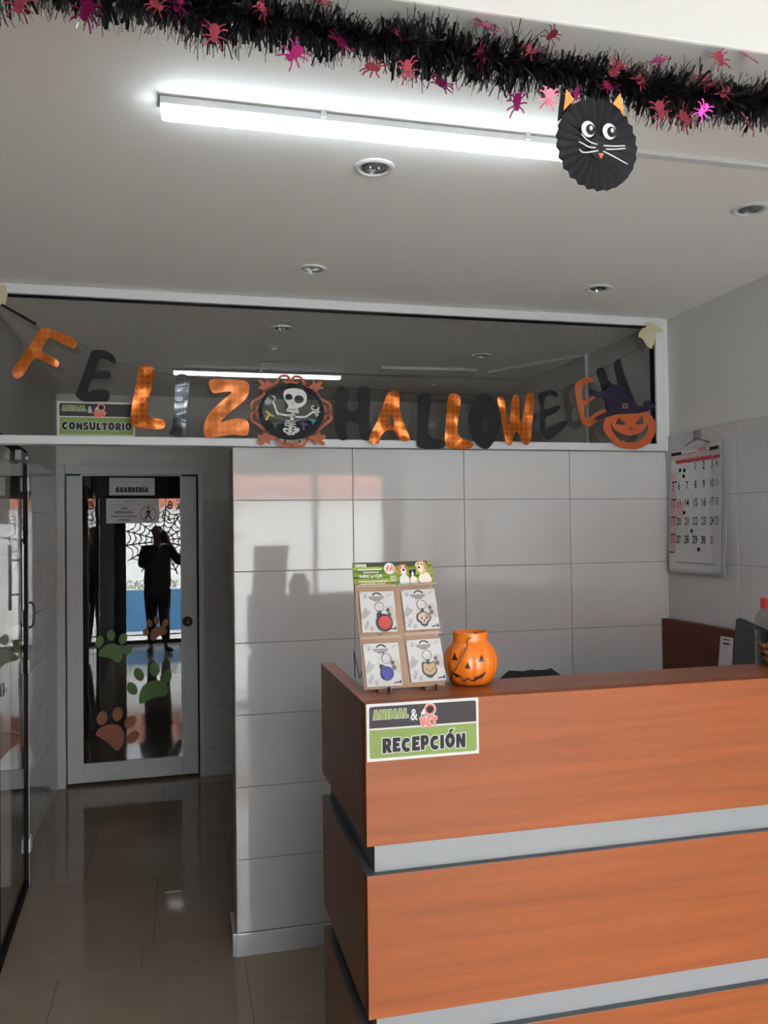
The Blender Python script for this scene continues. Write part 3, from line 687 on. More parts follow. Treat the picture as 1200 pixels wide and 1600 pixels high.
letter('W', *C_, [[(254, 605), (275, 595), (293, 610), (298, 650), (305, 710), (318, 760), (325, 690), (330, 620), (340, 591), (358, 587), (371, 615), (370, 670), (372, 720), (378, 740), (390, 700), (398, 640), (405, 590), (425, 575), (446, 583), (449, 620), (442, 690), (435, 760), (431, 830), (415, 852), (392, 847), (375, 820), (357, 775), (340, 800), (333, 845), (318, 855), (302, 842), (290, 790), (275, 710), (260, 640)]], M_orangefoil, LY - .002)
letter('E', *C_, [[(466, 590), (490, 573), (530, 563), (560, 573), (575, 597), (560, 600), (530, 590), (505, 600), (500, 640), (498, 668), (530, 660), (570, 643), (587, 650), (580, 665), (550, 690), (505, 705), (505, 745), (505, 775), (540, 750), (590, 726), (620, 723), (623, 740), (600, 770), (560, 800), (528, 827), (510, 822), (490, 790), (477, 750), (480, 690), (477, 640)]], M_blackpaper)
letter('E', *C_, [[(653, 540), (690, 508), (730, 495), (755, 508), (762, 525), (735, 523), (700, 540), (690, 570), (700, 625), (735, 605), (765, 588), (772, 600), (740, 625), (705, 650), (708, 690), (720, 720), (760, 690), (800, 665), (827, 668), (827, 690), (780, 722), (745, 752), (725, 757), (690, 737), (680, 690), (667, 620)]], M_orangepaper)
letter('N', *C_, [[(768, 465), (785, 448), (808, 450), (823, 475), (831, 510), (855, 535), (890, 560), (876, 500), (863, 440), (870, 413), (890, 398), (901, 420), (915, 480), (940, 550), (965, 610), (980, 650), (962, 682), (930, 662), (890, 620), (850, 590), (870, 650), (880, 690), (850, 700), (830, 690), (814, 620), (794, 540)]], M_blackpaper)
sp = [(8, 480), (62, 513), (120, 535), (150, 549), (183, 566), (222, 578), (283, 588), (350, 595), (412, 600), (520, 606), (575, 608), (620, 612), (665, 616), (712, 617), (758, 618), (830, 614), (870, 612), (918, 592), (940, 578), (968, 562), (1012, 537)]
pts = [atY(LY + .004, *q) for q in sp]
MB().tube(pts, .0007, 5).build('string', M_blackpaper, bn)
fr = lambda a, b, c=0: atY(LY + .002, a, b) + Vector((0, -c, 0))
MB().ribbon([(2, 476), (57, 507)], 4.2, fr, 0, .001, False).build('ribbon', M_blackpaper, bn)
def tape(polys, label, y):
    fr = lambda a, b, c=0: atY(y, a, b) + Vector((0, -c, 0))
    m = MB()
    for P in polys: m.flat([P], fr, 0, .0012)
    c = fr(*polys[0][0]); return tag(m.build('masking_tape', M_tape, loc=c), label, 'tape', 'masking tape holding the banner')
tape([[(-18, 446), (9, 445), (12, 461), (8, 478), (3, 476), (-18, 478)]], 'yellowish masking tape at the left end of the banner on the transom rail', YP - .0385)
tape([[(998, 520), (1003, 513), (1010, 511), (1008, 505), (1015, 502), (1022, 506), (1026, 511), (1036, 515), (1034, 519), (1025, 520), (1023, 533), (1018, 546), (1010, 540), (1004, 530), (997, 526)]], 'cream masking tape at the upper right corner of the transom', YP - .0385)

# ---- skeleton medallion
MY = LY - .012
md = empty('skeleton_medallion', atY(MY, 455, 695)); tag(md, 'skeleton in a black oval with a scrolled terracotta frame between the letters Z and H', 'decoration')
ms, mo = 8.5714, (390, 570)
MF = lambda a, b, c=0: atY(MY, mo[0] + a / ms, mo[1] + b / ms) + Vector((0, -c, 0))
m = MB()
def rib(P, wd, c0=0, c1=.004): m.ribbon([(q.x, q.y) for q in smooth_line([Vector(p) for p in P], 4)], wd, MF, c0, c1)
TLf = [(105, 200), (140, 198), (175, 225), (203, 258), (232, 200), (262, 192), (252, 240), (330, 245), (352, 278), (250, 312), (218, 332), (216, 372), (182, 370), (165, 330), (110, 322), (140, 287), (165, 270), (130, 245)]
TRf = [(838, 215), (865, 225), (892, 263), (925, 225), (974, 222), (968, 265), (930, 282), (982, 300), (978, 332), (930, 322), (907, 350), (902, 392), (868, 382), (860, 332), (790, 312), (733, 278), (760, 258), (832, 270), (845, 245)]
BLf = [(215, 858), (243, 890), (236, 935), (320, 948), (372, 975), (388, 1007), (340, 1012), (290, 1000), (272, 1020), (274, 1068), (245, 1062), (215, 1030), (195, 1062), (150, 1078), (118, 1068), (130, 1030), (170, 1005), (118, 987), (106, 938), (140, 933), (175, 940), (186, 900)]
BRf = [(1130 - x, y + 4) for x, y in BLf][::-1]
for P in (TLf, TRf, BLf, BRf): m.flat([chaikin(P, 1)], MF, 0, .004)
rib([(320, 258), (362, 235), (385, 190), (425, 153), (485, 148), (528, 180), (528, 222), (498, 238), (468, 222)], 34)
rib([(790, 282), (735, 255), (713, 215), (670, 165), (612, 158), (572, 188), (577, 230), (608, 243), (640, 230)], 34)
rib([(550, 200), (550, 260)], 30)
rib([(200, 350), (185, 400), (130, 445), (62, 480), (27, 520), (27, 570), (58, 600), (92, 588), (102, 552)], 34)
rib([(60, 600), (75, 640), (32, 655), (18, 700), (42, 758), (110, 800), (180, 850), (215, 900)], 36)
rib([(60, 655), (100, 668), (112, 700), (92, 722)], 26)
rib([(895, 370), (920, 430), (975, 475), (1050, 508), (1083, 552), (1075, 608), (1040, 622), (1008, 592), (1000, 550)], 34)
rib([(1055, 620), (1092, 690), (1075, 750), (1010, 800), (950, 850), (915, 900)], 36)
rib([(1065, 680), (1020, 688), (1003, 720), (1022, 742)], 26)
rib([(372, 985), (410, 1048), (440, 1088), (570, 1093), (700, 1088), (740, 1050), (775, 985)], 38)
rib([(560, 1085), (545, 1045), (500, 1050), (462, 1035), (480, 1018)], 28); rib([(585, 1085), (600, 1045), (640, 1055), (675, 1040), (660, 1020)], 28)
m.build('scroll_frame', M_frame, md)
MB().flat([ell(555, 630, 438, 376, 56), ell(553, 606, 384, 298, 56)[::-1]], MF, .003, .007).build('oval_ring', M_blackcraft, md)
MB().flat([chaikin([(195, 740), (250, 735), (330, 765), (450, 800), (560, 775), (700, 750), (800, 735), (930, 720), (900, 830), (800, 930), (650, 985), (480, 985), (330, 930), (230, 850)], 1)], MF, .001, .004).build('ground_silhouette', M_blackcraft, md)
m = MB()
m.flat([chaikin([(447, 410), (456, 360), (500, 328), (560, 316), (640, 324), (712, 346), (752, 390), (764, 440), (757, 500), (730, 540), (685, 572), (640, 586), (520, 560), (490, 515), (460, 470)], 1), ell(522, 438, 50, 44)[::-1], ell(656, 468, 64, 53)[::-1], [(571, 503), (550, 527), (592, 530)]], MF, .007, .010)
m.flat([[(515, 555), (640, 580), (657, 655), (590, 648), (486, 625)]], MF, .007, .0101)
rib2 = lambda P, wd: m.ribbon(P, wd, MF, .007, .0098)
rib2([(582, 640), (560, 740), (540, 860), (532, 930)], [34, 44, 46, 40])
for a, b in (((525, 668), (608, 678)), ((520, 690), (612, 712)), ((478, 748), (606, 768)), ((468, 778), (612, 800)), ((460, 808), (610, 836))): rib2([a, b], 15)
rib2([(560, 692), (372, 660), (308, 490)], 26); rib2([(590, 705), (742, 704), (868, 622)], 26)
for P in ([(300, 500), (245, 490), (206, 492)], [(296, 508), (235, 512), (216, 526)], [(300, 510), (262, 520), (252, 548)], [(300, 490), (248, 475), (232, 450), (250, 440)], [(305, 490), (340, 470), (335, 435), (300, 425)],
          [(862, 612), (825, 588), (822, 565), (858, 552)], [(868, 612), (915, 605), (925, 568)], [(868, 622), (905, 630), (938, 640)], [(868, 626), (900, 650), (910, 684)], [(866, 626), (878, 660), (884, 690)]): rib2(P, 20)
for cx_, a in ((492, .5), (612, -.4)): m.flat([ell(cx_, 885, 56, 34, 24, a), ell(cx_ + (6 if a > 0 else -30), 887, 22 if a > 0 else 16, 13, 14, a)[::-1]], MF, .007, .0097)
m.flat([ell(525, 930, 30, 15, 14), ], MF, .007, .0096); m.flat([ell(575, 932, 25, 14, 14)], MF, .007, .0096)
m.build('skeleton', M_bone, md)
MB().ribbon([(515, 600), (640, 610)], 6, MF, .0102, .0106, False).ribbon([(530, 588), (526, 616)], 6, MF, .0102, .0106, False).ribbon([(565, 590), (562, 620)], 6, MF, .0102, .0106, False).ribbon([(602, 592), (600, 622)], 6, MF, .0102, .0106, False).build('stitched_mouth', M_ink, md)
for P, Q, cl, nm in (([(262, 660), (212, 755)], [(225, 625), (262, 665), (312, 690)], (.60, .36, .02), 'yellow'), ([(345, 740), (335, 880)], [(300, 780), (370, 790)], (.02, .09, .05), 'green'), ([(715, 745), (725, 905)], [(680, 790), (775, 800)], (.04, .02, .10), 'purple'), ([(850, 740), (850, 850)], [(800, 730), (850, 755), (895, 745)], (.02, .22, .33), 'blue')):
    MB().ribbon(P, 26, MF, .004, .0065).ribbon(Q, 26, MF, .004, .0064).build('bone_cross', mat('glitter_' + nm, cl, .5), md)

# ---- pumpkin with a witch's hat, bottom right of the transom
PF = lambda a, b, c=0: atY(LY - .012, 700 + a / 3.3333, 440 + b / 3.3333) + Vector((0, -c, 0))
pk = empty('pumpkin_cutout', PF(945, 872)); tag(pk, 'flat orange jack-o-lantern wearing a purple witch hat at the right end of the transom', 'decoration')
MB().flat([chaikin([(840, 690), (880, 683), (950, 680), (1010, 678), (1052, 690), (1077, 730), (1082, 770), (1067, 815), (1036, 851), (990, 874), (940, 874), (895, 866), (858, 841), (823, 800), (806, 770), (808, 730), (823, 705)], 1), [(885, 708), (870, 742), (905, 748), (925, 742)], [(1010, 695), (990, 720), (968, 742), (1018, 742)], [(948, 755), (938, 772), (962, 772)],
           [(845, 738), (850, 775), (870, 805), (900, 832), (915, 825), (920, 836), (950, 839), (995, 830), (1025, 805), (1039, 770), (1035, 738), (1015, 775), (985, 796), (940, 802), (895, 792), (860, 767)]], PF, 0, .004).build('pumpkin_face', M_foam, pk)
ht = MB().flat([[(733, 573), (745, 562), (775, 577), (805, 573), (832, 548), (865, 536), (893, 546), (928, 590), (962, 622), (985, 652), (1015, 650), (1018, 625), (1046, 619), (1056, 640), (1082, 631), (1070, 655), (1040, 673), (990, 686), (930, 689), (870, 693), (830, 706), (790, 716), (757, 723), (775, 705), (810, 686), (832, 680), (820, 640), (800, 604), (770, 604), (745, 592)]], PF, .004, .008).build('witch_hat', M_purple, pk)
MB().flat([[(903, 637), (930, 637), (930, 661), (903, 661)], [(909, 642), (909, 656), (924, 656), (924, 642)]], PF, .008, .009).build('buckle', mat('buckle_gold', (.35, .27, .10), .3, metal=.8), ht)

# ------------------------------------------------------------------ tinsel garland and paper cat
GY = 1.12
gp = [atY(GY, u, v) for u, v in ((-160, -52), (-60, -42), (60, -28), (180, -12), (300, 8), (420, 30), (540, 52), (660, 72), (780, 92), (860, 106), (960, 128), (1080, 148), (1200, 160), (1330, 170))]
gp = [Vector((-.70, GY, 2.372)), Vector((-.5, GY, 2.366))] + gp + [Vector((1.5, GY, 2.345)), Vector((1.8, GY, 2.352)), Vector((2.10, GY, 2.362))]
gl = smooth_line(gp, 12)
ga = empty('tinsel_garland', gl[len(gl) // 2]); tag(ga, 'black tinsel garland with pink spiders hanging under the white ceiling beam', 'garland')
MB().tube(gl, .0025, 6).build('cord', M_blackpaper, ga)
acc = [0]
for a, b in zip(gl[:-1], gl[1:]): acc.append(acc[-1] + (b - a).length)
def along(s):
    for i in range(len(acc) - 1):
        if s <= acc[i + 1]:
            f = (s - acc[i]) / (acc[i + 1] - acc[i]); return gl[i].lerp(gl[i + 1], f), (gl[i + 1] - gl[i]).normalized()
    return gl[-1], (gl[-1] - gl[-2]).normalized()
rg = random.Random(11); m = MB(); LT = acc[-1]
def strand(p, t, L, wd, droop):
    a = t.orthogonal().normalized(); b = t.cross(a); q = rg.uniform(0, 2 * PI)
    d = (a * math.cos(q) + b * math.sin(q) + t * rg.uniform(-.45, .45)).normalized()
    sd = d.cross(Vector((rg.uniform(-1, 1), rg.uniform(-1, 1), rg.uniform(-1, 1)))).normalized() * wd / 2
    bend = Vector((rg.uniform(-.2, .2), rg.uniform(-.2, .2), -droop)) * L
    P = [p + d * (L * k) + bend * (k * k) for k in (0, .4, .75, 1)]
    vs = []
    for k, x in enumerate(P): vs += [x + sd, x - sd]
    m.add(vs, [(0, 1, 3, 2), (2, 3, 5, 4), (4, 5, 7, 6)])
n = int(11500 * LT / 1.38)
for i in range(n):
    p, t = along(LT * rg.random()); puff = .86 + .22 * math.sin(p.x * 31) * math.sin(p.x * 13 + 1)
    if rg.random() < .70: strand(p, t, rg.uniform(.022, .056) * puff, rg.uniform(.0008, .0016), rg.uniform(0, .25))
    else: strand(p, t, rg.uniform(.020, .046) * puff, rg.uniform(.003, .006), rg.uniform(0, .3))
ti = m.build('tinsel', M_tinsel, ga, recalc=False); ti['kind'] = 'stuff'
def spider(p, size, mt, rr):
    R = Matrix.Rotation(rr.uniform(-1.0, 1.0), 3, 'Y') @ Matrix.Rotation(rr.uniform(-.9, .9), 3, 'X')
    ax = R @ Vector((1, 0, 0)); az = R @ Vector((0, 0, 1))
    fr = frame(p, ax, az)
    m = MB(); m.flat([ell(0, .12 * size, .20 * size, .27 * size, 14)], fr, -.0006, .0006); m.flat([ell(0, -.20 * size, .14 * size, .15 * size, 12)], fr, -.0006, .0006)
    for sx in (-1, 1):
        for k in range(4):
            y = (.18, .03, -.1, -.2)[k] * size; e = (.42, .20, -.18, -.55)[k] * size; x2 = (.42, .52, .50, .36)[k] * size
            m.ribbon([(sx * .10 * size, y), (sx * x2 * .7, (y + e) / 2 + .10 * size * (1 if k < 2 else .2)), (sx * x2, e)], .055 * size, fr, -.0005, .0005, False)
    return m.build('spider', mt, ga)
rs = random.Random(5)
for (u, v, sz, c) in ((30, 4, 40, 1), (135, 16, 44, 0), (278, 4, 36, 0), (245, 8, 30, 1), (460, 84, 40, 0), (534, 66, 44, 0), (505, 0, 30, 1), (335, 52, 36, 1), (583, 105, 36, 1), (637, 108, 36, 1), (690, 130, 40, 0), (622, 52, 30, 1), (760, 40, 42, 0), (752, 88, 36, 1), (828, 78, 40, 1), (862, 55, 28, 1), (808, 160, 38, 0), (858, 152, 34, 1), (900, 148, 26, 0), (962, 108, 36, 1), (1000, 125, 36, 1), (950, 134, 36, 0), (1030, 94, 30, 0), (1032, 172, 42, 1), (1070, 184, 42, 1), (1102, 126, 42, 1), (1132, 144, 34, 1), (1125, 92, 36, 1), (1172, 90, 34, 0), (1168, 190, 38, 1), (1098, 172, 30, 0), (410, 14, 30, 1)):
    p = atY(GY - .020, u, v); spider(p, sz / FPX * 1.2 * .98, (M_pink, M_salmon)[c], rs)
# paper cat
ck = atY(GY - .058, 933, 226); CR = .0628
cat = empty('paper_cat', ck); tag(cat, 'black pleated paper cat face with orange ears hanging from the tinsel garland', 'decoration')
CF = frame(ck, (1, 0, 0), (0, 0, 1))   # c>0 towards the camera
NPL = 26
m = MB(); vs = [CF(0, 0, .004)]; fs = []
RN = (.16, .5, .8, 1.0)
for i in range(NPL * 2):
    q = 2 * PI * i / (NPL * 2)
    for r in RN:
        rr = CR * r * (1 + (.005 if i % 2 else -.004) * r)
        vs.append(CF(rr * math.cos(q), rr * math.sin(q) * 1.05, (.003 if i % 2 == 0 else -.003) * r))
K = len(RN)
for i in range(NPL * 2):
    j = (i + 1) % (NPL * 2); fs.append((0, 1 + i * K, 1 + j * K))
    for k in range(K - 1): fs.append((1 + i * K + k, 1 + i * K + k + 1, 1 + j * K + k + 1, 1 + j * K + k))
m.add(vs, fs); o = m.build('pleated_disc', M_blackcraft, cat, recalc=False)
so = o.modifiers.new('thickness', 'SOLIDIFY'); so.thickness = .0008
q = lambda u, v: ((u - 640) / 6.667 / FPX * 1.13, -(v - 707) / 6.667 / FPX * 1.13)
def cat_part(nm, P, mt, c0, c1): return MB().flat([[q(*p) for p in P]], CF, c0, c1).build(nm, mt, cat)
for P, Pi in (([(200, 480), (215, 330), (245, 150), (265, 140), (400, 300)], [(228, 400), (262, 165), (350, 262)]), ([(870, 280), (905, 120), (915, 115), (1000, 470), (1010, 490)], [(815, 260), (905, 130), (950, 390), (905, 320)])):
    e = cat_part('ear', P, M_blackcraft, -.007, -.006); MB().flat([[q(*p) for p in Pi]], CF, .0055, .0063).build('inner_ear', M_orangecard, e)
MB().flat([[q(*p) for p in ell(655, 760, 125, 130, 28)]], CF, .0052, .0058).build('muzzle', M_blackcraft, cat)
for (x, y) in ((510, 573), (762, 573)):
    e = MB().flat([[q(*p) for p in ell(x, y, 80, 88, 28)]], CF, .006, .007).build('eye', M_white, cat)
    pu = MB().flat([[q(*p) for p in ell(x + 25, y + 5, 54, 58, 24)]], CF, .007, .0076).build('pupil', M_blackcraft, e)
    MB().flat([[q(*p) for p in ell(x + 30, y - 10, 18, 24, 16)]], CF, .0077, .0081).build('highlight', M_white, e)
for P in ([(430, 635), (490, 690), (550, 718), (615, 728)], [(400, 722), (450, 740), (510, 766), (590, 768)], [(405, 805), (440, 832), (510, 825), (622, 798)], [(695, 734), (820, 728), (945, 712)], [(722, 772), (840, 760), (950, 740)], [(688, 798), (800, 840), (970, 910)]):
    pp = [q(*p) for p in P]
    MB().ribbon([(a.x, a.y) for a in smooth_line([Vector(p) for p in pp], 4)], .0016, CF, .0062, .0068).build('whisker', M_white, cat)
cat_part('nose', [(625, 825), (690, 822), (657, 885)], mat('red_card', (.75, .13, .06), .6), .0062, .0070)
MB().tube([CF(0, .06, 0), Vector((ck.x, GY, ck.z + .11))], .0006, 5).build('thread', M_blackpaper, cat)

# ------------------------------------------------------------------ calendar on the right wall
XK = XR - .012
K0 = atX(XK, 1051, 893); K1 = atX(XK, 1136, 688)
cw = K0.y - atX(XK, 1137, 800).y; chh = .545
CO = Vector((XK, K0.y, 2.003 - chh))
def KF(a, b, c=0):   # a from the far edge towards the camera, b up, c off the wall; lower right corner curls away
    curl = .022 * max(0, (a / cw - .7) / .3) ** 2 + .018 * max(0, 1 - b / chh) ** 2
    return CO + Vector((-c - curl, -a, b))
cal = empty('wall_calendar', CO + Vector((0, -cw / 2, 0))); tag(cal, 'white OCTUBRE wall calendar hanging on the right wall beside the partition corner', 'calendar')
def sheet(m, c, x0=0, x1=None, z0=0, z1=None, N=24):
    x1 = cw if x1 is None else x1; z1 = chh if z1 is None else z1
    vs = [KF(x0 + (x1 - x0) * i / N, z0 + (z1 - z0) * j / N, c) for i in range(N + 1) for j in range(N + 1)]
    m.add(vs, [(i * (N + 1) + j, (i + 1) * (N + 1) + j, (i + 1) * (N + 1) + j + 1, i * (N + 1) + j + 1) for i in range(N) for j in range(N)])
for c, dx in ((-.006, .050), (-.003, .034), (.0, 0)):
    m = MB(); sheet(m, c, 0 + dx * .2, cw + dx); o = m.build('page', M_white, cal, recalc=False, smooth='all')
    so = o.modifiers.new('thickness', 'SOLIDIFY'); so.thickness = .0012; so.offset = -1
def kuv(u, v): p = atX(XK, u, v); return CO.y - p.y, p.z - CO.z
M_kred = mat('calendar_red', (.50, .05, .06), .5); M_kpink = mat('calendar_pink', (.68, .42, .42), .5)
m = MB()
a5 = kuv(1058.5, 800)[0]
for (z0, z1, x0, x1) in ((.10, .44, .008, a5), (.245, .31, a5, a5 + .055)): sheet(m, .0016, x0, x1, z0, z1)
m.build('sunday_column', M_kpink, cal, recalc=False)
zb_ = kuv(1090, 718)[1]; zm_ = kuv(1090, 710.5)[1]; zy_ = kuv(1090, 702.5)[1]
m = MB(); sheet(m, .0016, .008, cw - .012, zb_ + .008, zm_ + .016); m.build('month_band', mat('calendar_grey_pink', (.60, .50, .50), .5), cal, recalc=False)
m = MB(); sheet(m, .0018, .045, cw - .012, zb_ - .007, zb_ + .008); m.build('weekday_band', M_kred, cal, recalc=False)
MB().text('OCTUBRE', KF, cw * .5, zm_, cw * .54, .024, .0022, off=.0).build('month_lettering', M_kred, cal)
MB().text('OCTUBRE', KF, cw * .5, zm_, cw * .53, .018, .0026, off=-.012).build('month_lettering', M_white, cal)
MB().text('2025', KF, cw * .60, zy_, .055, .012, .002, off=.02).build('year_lettering', M_kred, cal)
for x0 in (.012, cw - .105):
    m = MB(); m.fbox(KF, x0, x0 + .075, chh - .030, chh - .016, .001, .002); m.build('corner_box', M_ink, cal)
cols = [kuv(u, 790)[0] for u in (1053.8, 1062.8, 1075.2, 1088.5, 1101.6, 1115, 1124.8)]
rows = [kuv(1088, v)[1] for v in (728, 757, 785, 814, 843)]
for d in range(1, 32):
    i = d + 2; c = cols[i % 7]; r = rows[i // 7]; s = str(d)
    MB().text(s, KF, c, r, -.72 if i % 7 < 5 else -.6, .034, .0022, off=.006).build('date_number', M_kred if (i % 7 == 0 or d == 13) else M_ink, cal)
m = MB()
for (u, v) in ((1063.3, 735), (1070, 735), (1069, 744), (1071, 801), (1083.7, 829.5), (1095.7, 858.5)):
    a, b = kuv(u, v); m.flat([ell(a, b, .0085, .0085, 14)], KF, .0016, .002)
for j in range(5):
    a, b = kuv(1054.5, (753, 780, 807.5, 834.5, 862)[j]); m.fbox(KF, a - .018, a + .02, b - .004, b + .001, .0016, .002)
m.fbox(KF, .05, cw - .05, .045, .047, .0014, .0018)
m.build('moon_mark', M_ink, cal)
MB().tube([KF(cw * .28, chh + .006, 0), KF(cw * .5, chh + .03, -.002), KF(cw * .72, chh + .006, 0)], .0018, 6).build('hanger_wire', M_plast, cal)
o = MB().fbox(KF, cw * .44, cw * .58, chh + .022, chh + .065, -.0035, -.0018)
tag(o.build('tape_piece', mat('grey_tape', (.30, .29, .29), .5), loc=KF(cw * .5, chh + .04)), 'small grey tape square holding the calendar wire to the wall', 'tape')

# ------------------------------------------------------------------ things on and behind the counter
# keychain display: kraft card on wire legs with a printed header
p_tl = Vector((.399, 1.95, 1.583)); p_bl = Vector((.3975, 1.83, 1.302))
UB = Vector((1, 0, 0)); VB = (p_tl - p_bl).normalized(); hB = (p_tl - p_bl).length; wB = .191
DF = frame(p_bl, UB, VB)      # c>0 to the camera
ds = empty('keychain_display', (.49, 1.83, ZT)); tag(ds, 'kraft card keychain display with printed NFC y QR header on the counter', 'display stand')
MB().fbox(DF, 0, wB, .0, hB - .052, -.003, 0).build('backing_card', M_kraft, ds)
hd = MB().fbox(DF, -.001, wB + .006, hB - .058, hB, -.003, .0012)
# header picture: grass, trees and three pets
hm = bpy.data.materials.new('meadow_print'); hm.use_nodes = True; nt = hm.node_tree; bs = nt.nodes['Principled BSDF']; bs.inputs['Roughness'].default_value = .35
tc = nt.nodes.new('ShaderNodeTexCoord'); mp = nt.nodes.new('ShaderNodeMapping'); mp.inputs['Scale'].default_value = (6, 6, 70); nt.links.new(tc.outputs['Object'], mp.inputs[0])
nz = nt.nodes.new('ShaderNodeTexNoise'); nz.inputs['Scale'].default_value = 1.5; nt.links.new(mp.outputs[0], nz.inputs['Vector'])
rp = nt.nodes.new('ShaderNodeValToRGB'); e = rp.color_ramp.elements; e[0].position = .38; e[0].color = (.035, .11, .02, 1); e[1].position = .66; e[1].color = (.38, .42, .06, 1)
nt.links.new(nz.outputs['Fac'], rp.inputs[0]); nt.links.new(rp.outputs[0], bs.inputs['Base Color'])
h = hd.build('header_card', hm, ds)
hy = hB - .058
HF = lambda a, b, c=0: DF(a / 1200 * .19 * 1.262 - .0125, hB - .0575 * (b - 55) / 262 , .0014 + c)   # header crop pixels -> card
MB().flat([[(80, 58), (990, 50), (990, 95), (80, 110)]], HF, 0, .0002).build('tree_line', mat('print_dark_green', (.035, .045, .025), .5), h)
MB().text('NFC y QR', HF, 275, 222, 285, -48, .0006, off=.03).build('header_title', M_white, h)
m = MB()
for (x, y, wd, hh) in ((160, 92, 140, 36), (265, 140, 290, 18), (280, 172, 190, 14), (290, 278, 350, 14), (290, 305, 300, 12), (545, 225, 70, 12), (545, 248, 70, 12), (545, 270, 70, 12)):
    k = max(2, int(wd / 22))
    for i in range(k): m.flat([rrect(x - wd / 2 + i * wd / k, x - wd / 2 + (i + .8) * wd / k, y - hh / 2, y + hh / 2, 3, 2)], HF, .0002, .0005)
m.build('small_print', mat('print_pale', (.65, .66, .58), .5), h)
MB().flat([ell(508, 132, 66, 66)], HF, .0002, .0006).build('badge', M_white, h)
m = MB()
for i in range(5): m.ribbon([(465 + i * 22, 165 - (i % 2) * 20), (490 + i * 16, 90 + (i % 3) * 18)], 13, HF, .0006, .0009, False)
m.build('badge_mark', M_red, h)
def blob(P, mt, nm, c, it=1): MB().flat([chaikin(P, it)], HF, c, c + .0002).build(nm, mt, h)
M_tan = mat('print_tan', (.62, .42, .22), .5); M_brown = mat('print_brown', (.42, .16, .05), .5); M_cream = mat('print_cream', (.75, .68, .58), .5)
blob([(620, 316), (625, 240), (655, 210), (710, 210), (740, 240), (745, 316)], M_white, 'dog_print', .0003)
blob([(605, 180), (615, 100), (650, 85), (710, 85), (740, 120), (742, 190), (715, 185), (640, 190)], M_brown, 'dog_print', .0005)
blob([(650, 120), (680, 90), (705, 130), (715, 190), (695, 225), (660, 220), (645, 180)], M_white, 'dog_print', .0007)
blob([(662, 145), (680, 138), (698, 148), (690, 168), (672, 168)], M_ink, 'dog_print', .0009)
blob([(745, 314), (760, 240), (790, 220), (830, 240), (860, 314)], M_cream, 'cat_print', .0003)
blob([(745, 150), (770, 155), (810, 150), (835, 140), (830, 190), (810, 225), (770, 225), (750, 195)], M_ink, 'cat_print', .0005)
blob([(790, 160), (808, 205), (795, 228), (775, 222), (770, 205)], M_white, 'cat_print', .0007)
blob([(850, 305), (880, 200), (920, 190), (990, 190), (1020, 250), (1022, 305)], M_cream, 'dog_print', .0003)
blob([(825, 95), (860, 60), (930, 52), (975, 75), (985, 130), (960, 195), (900, 215), (870, 180), (840, 120)], M_tan, 'dog_print', .0005)
blob([(860, 110), (890, 90), (925, 110), (925, 165), (895, 195), (868, 170)], M_cream, 'dog_print', .0007)
blob([(862, 118), (880, 112), (895, 125), (885, 142), (868, 140)], M_ink, 'dog_print', .0009)
blob([(935, 60), (980, 82), (988, 150), (958, 195), (945, 125)], mat('print_dark_tan', (.40, .24, .11), .5), 'dog_print', .0008)
for x_, y_ in ((872, 95), (915, 92), (664, 125), (700, 128)): blob(ell(x_, y_, 7, 8, 8), M_ink, 'dog_print', .0010, 0)
# legs and easel wire
for a in (.045, .155): MB().box(p_bl.x + a - .014, p_bl.x + a + .014, 1.822, 1.90, ZT, ZT + .0065).box(p_bl.x + a + .010, p_bl.x + a + .014, 1.808, 1.822, ZT, ZT + .012).build('foot', mat('dark_brown_card', (.10, .045, .03), .5), ds)
MB().tube([Vector((.418, 2.03, ZT + .001)), Vector((.419, 2.045, ZT + .062)), Vector((.424, 2.00, ZT + .002)), Vector((.44, 1.93, ZT + .10))], .0012, 6).build('easel_wire', M_plast, ds)
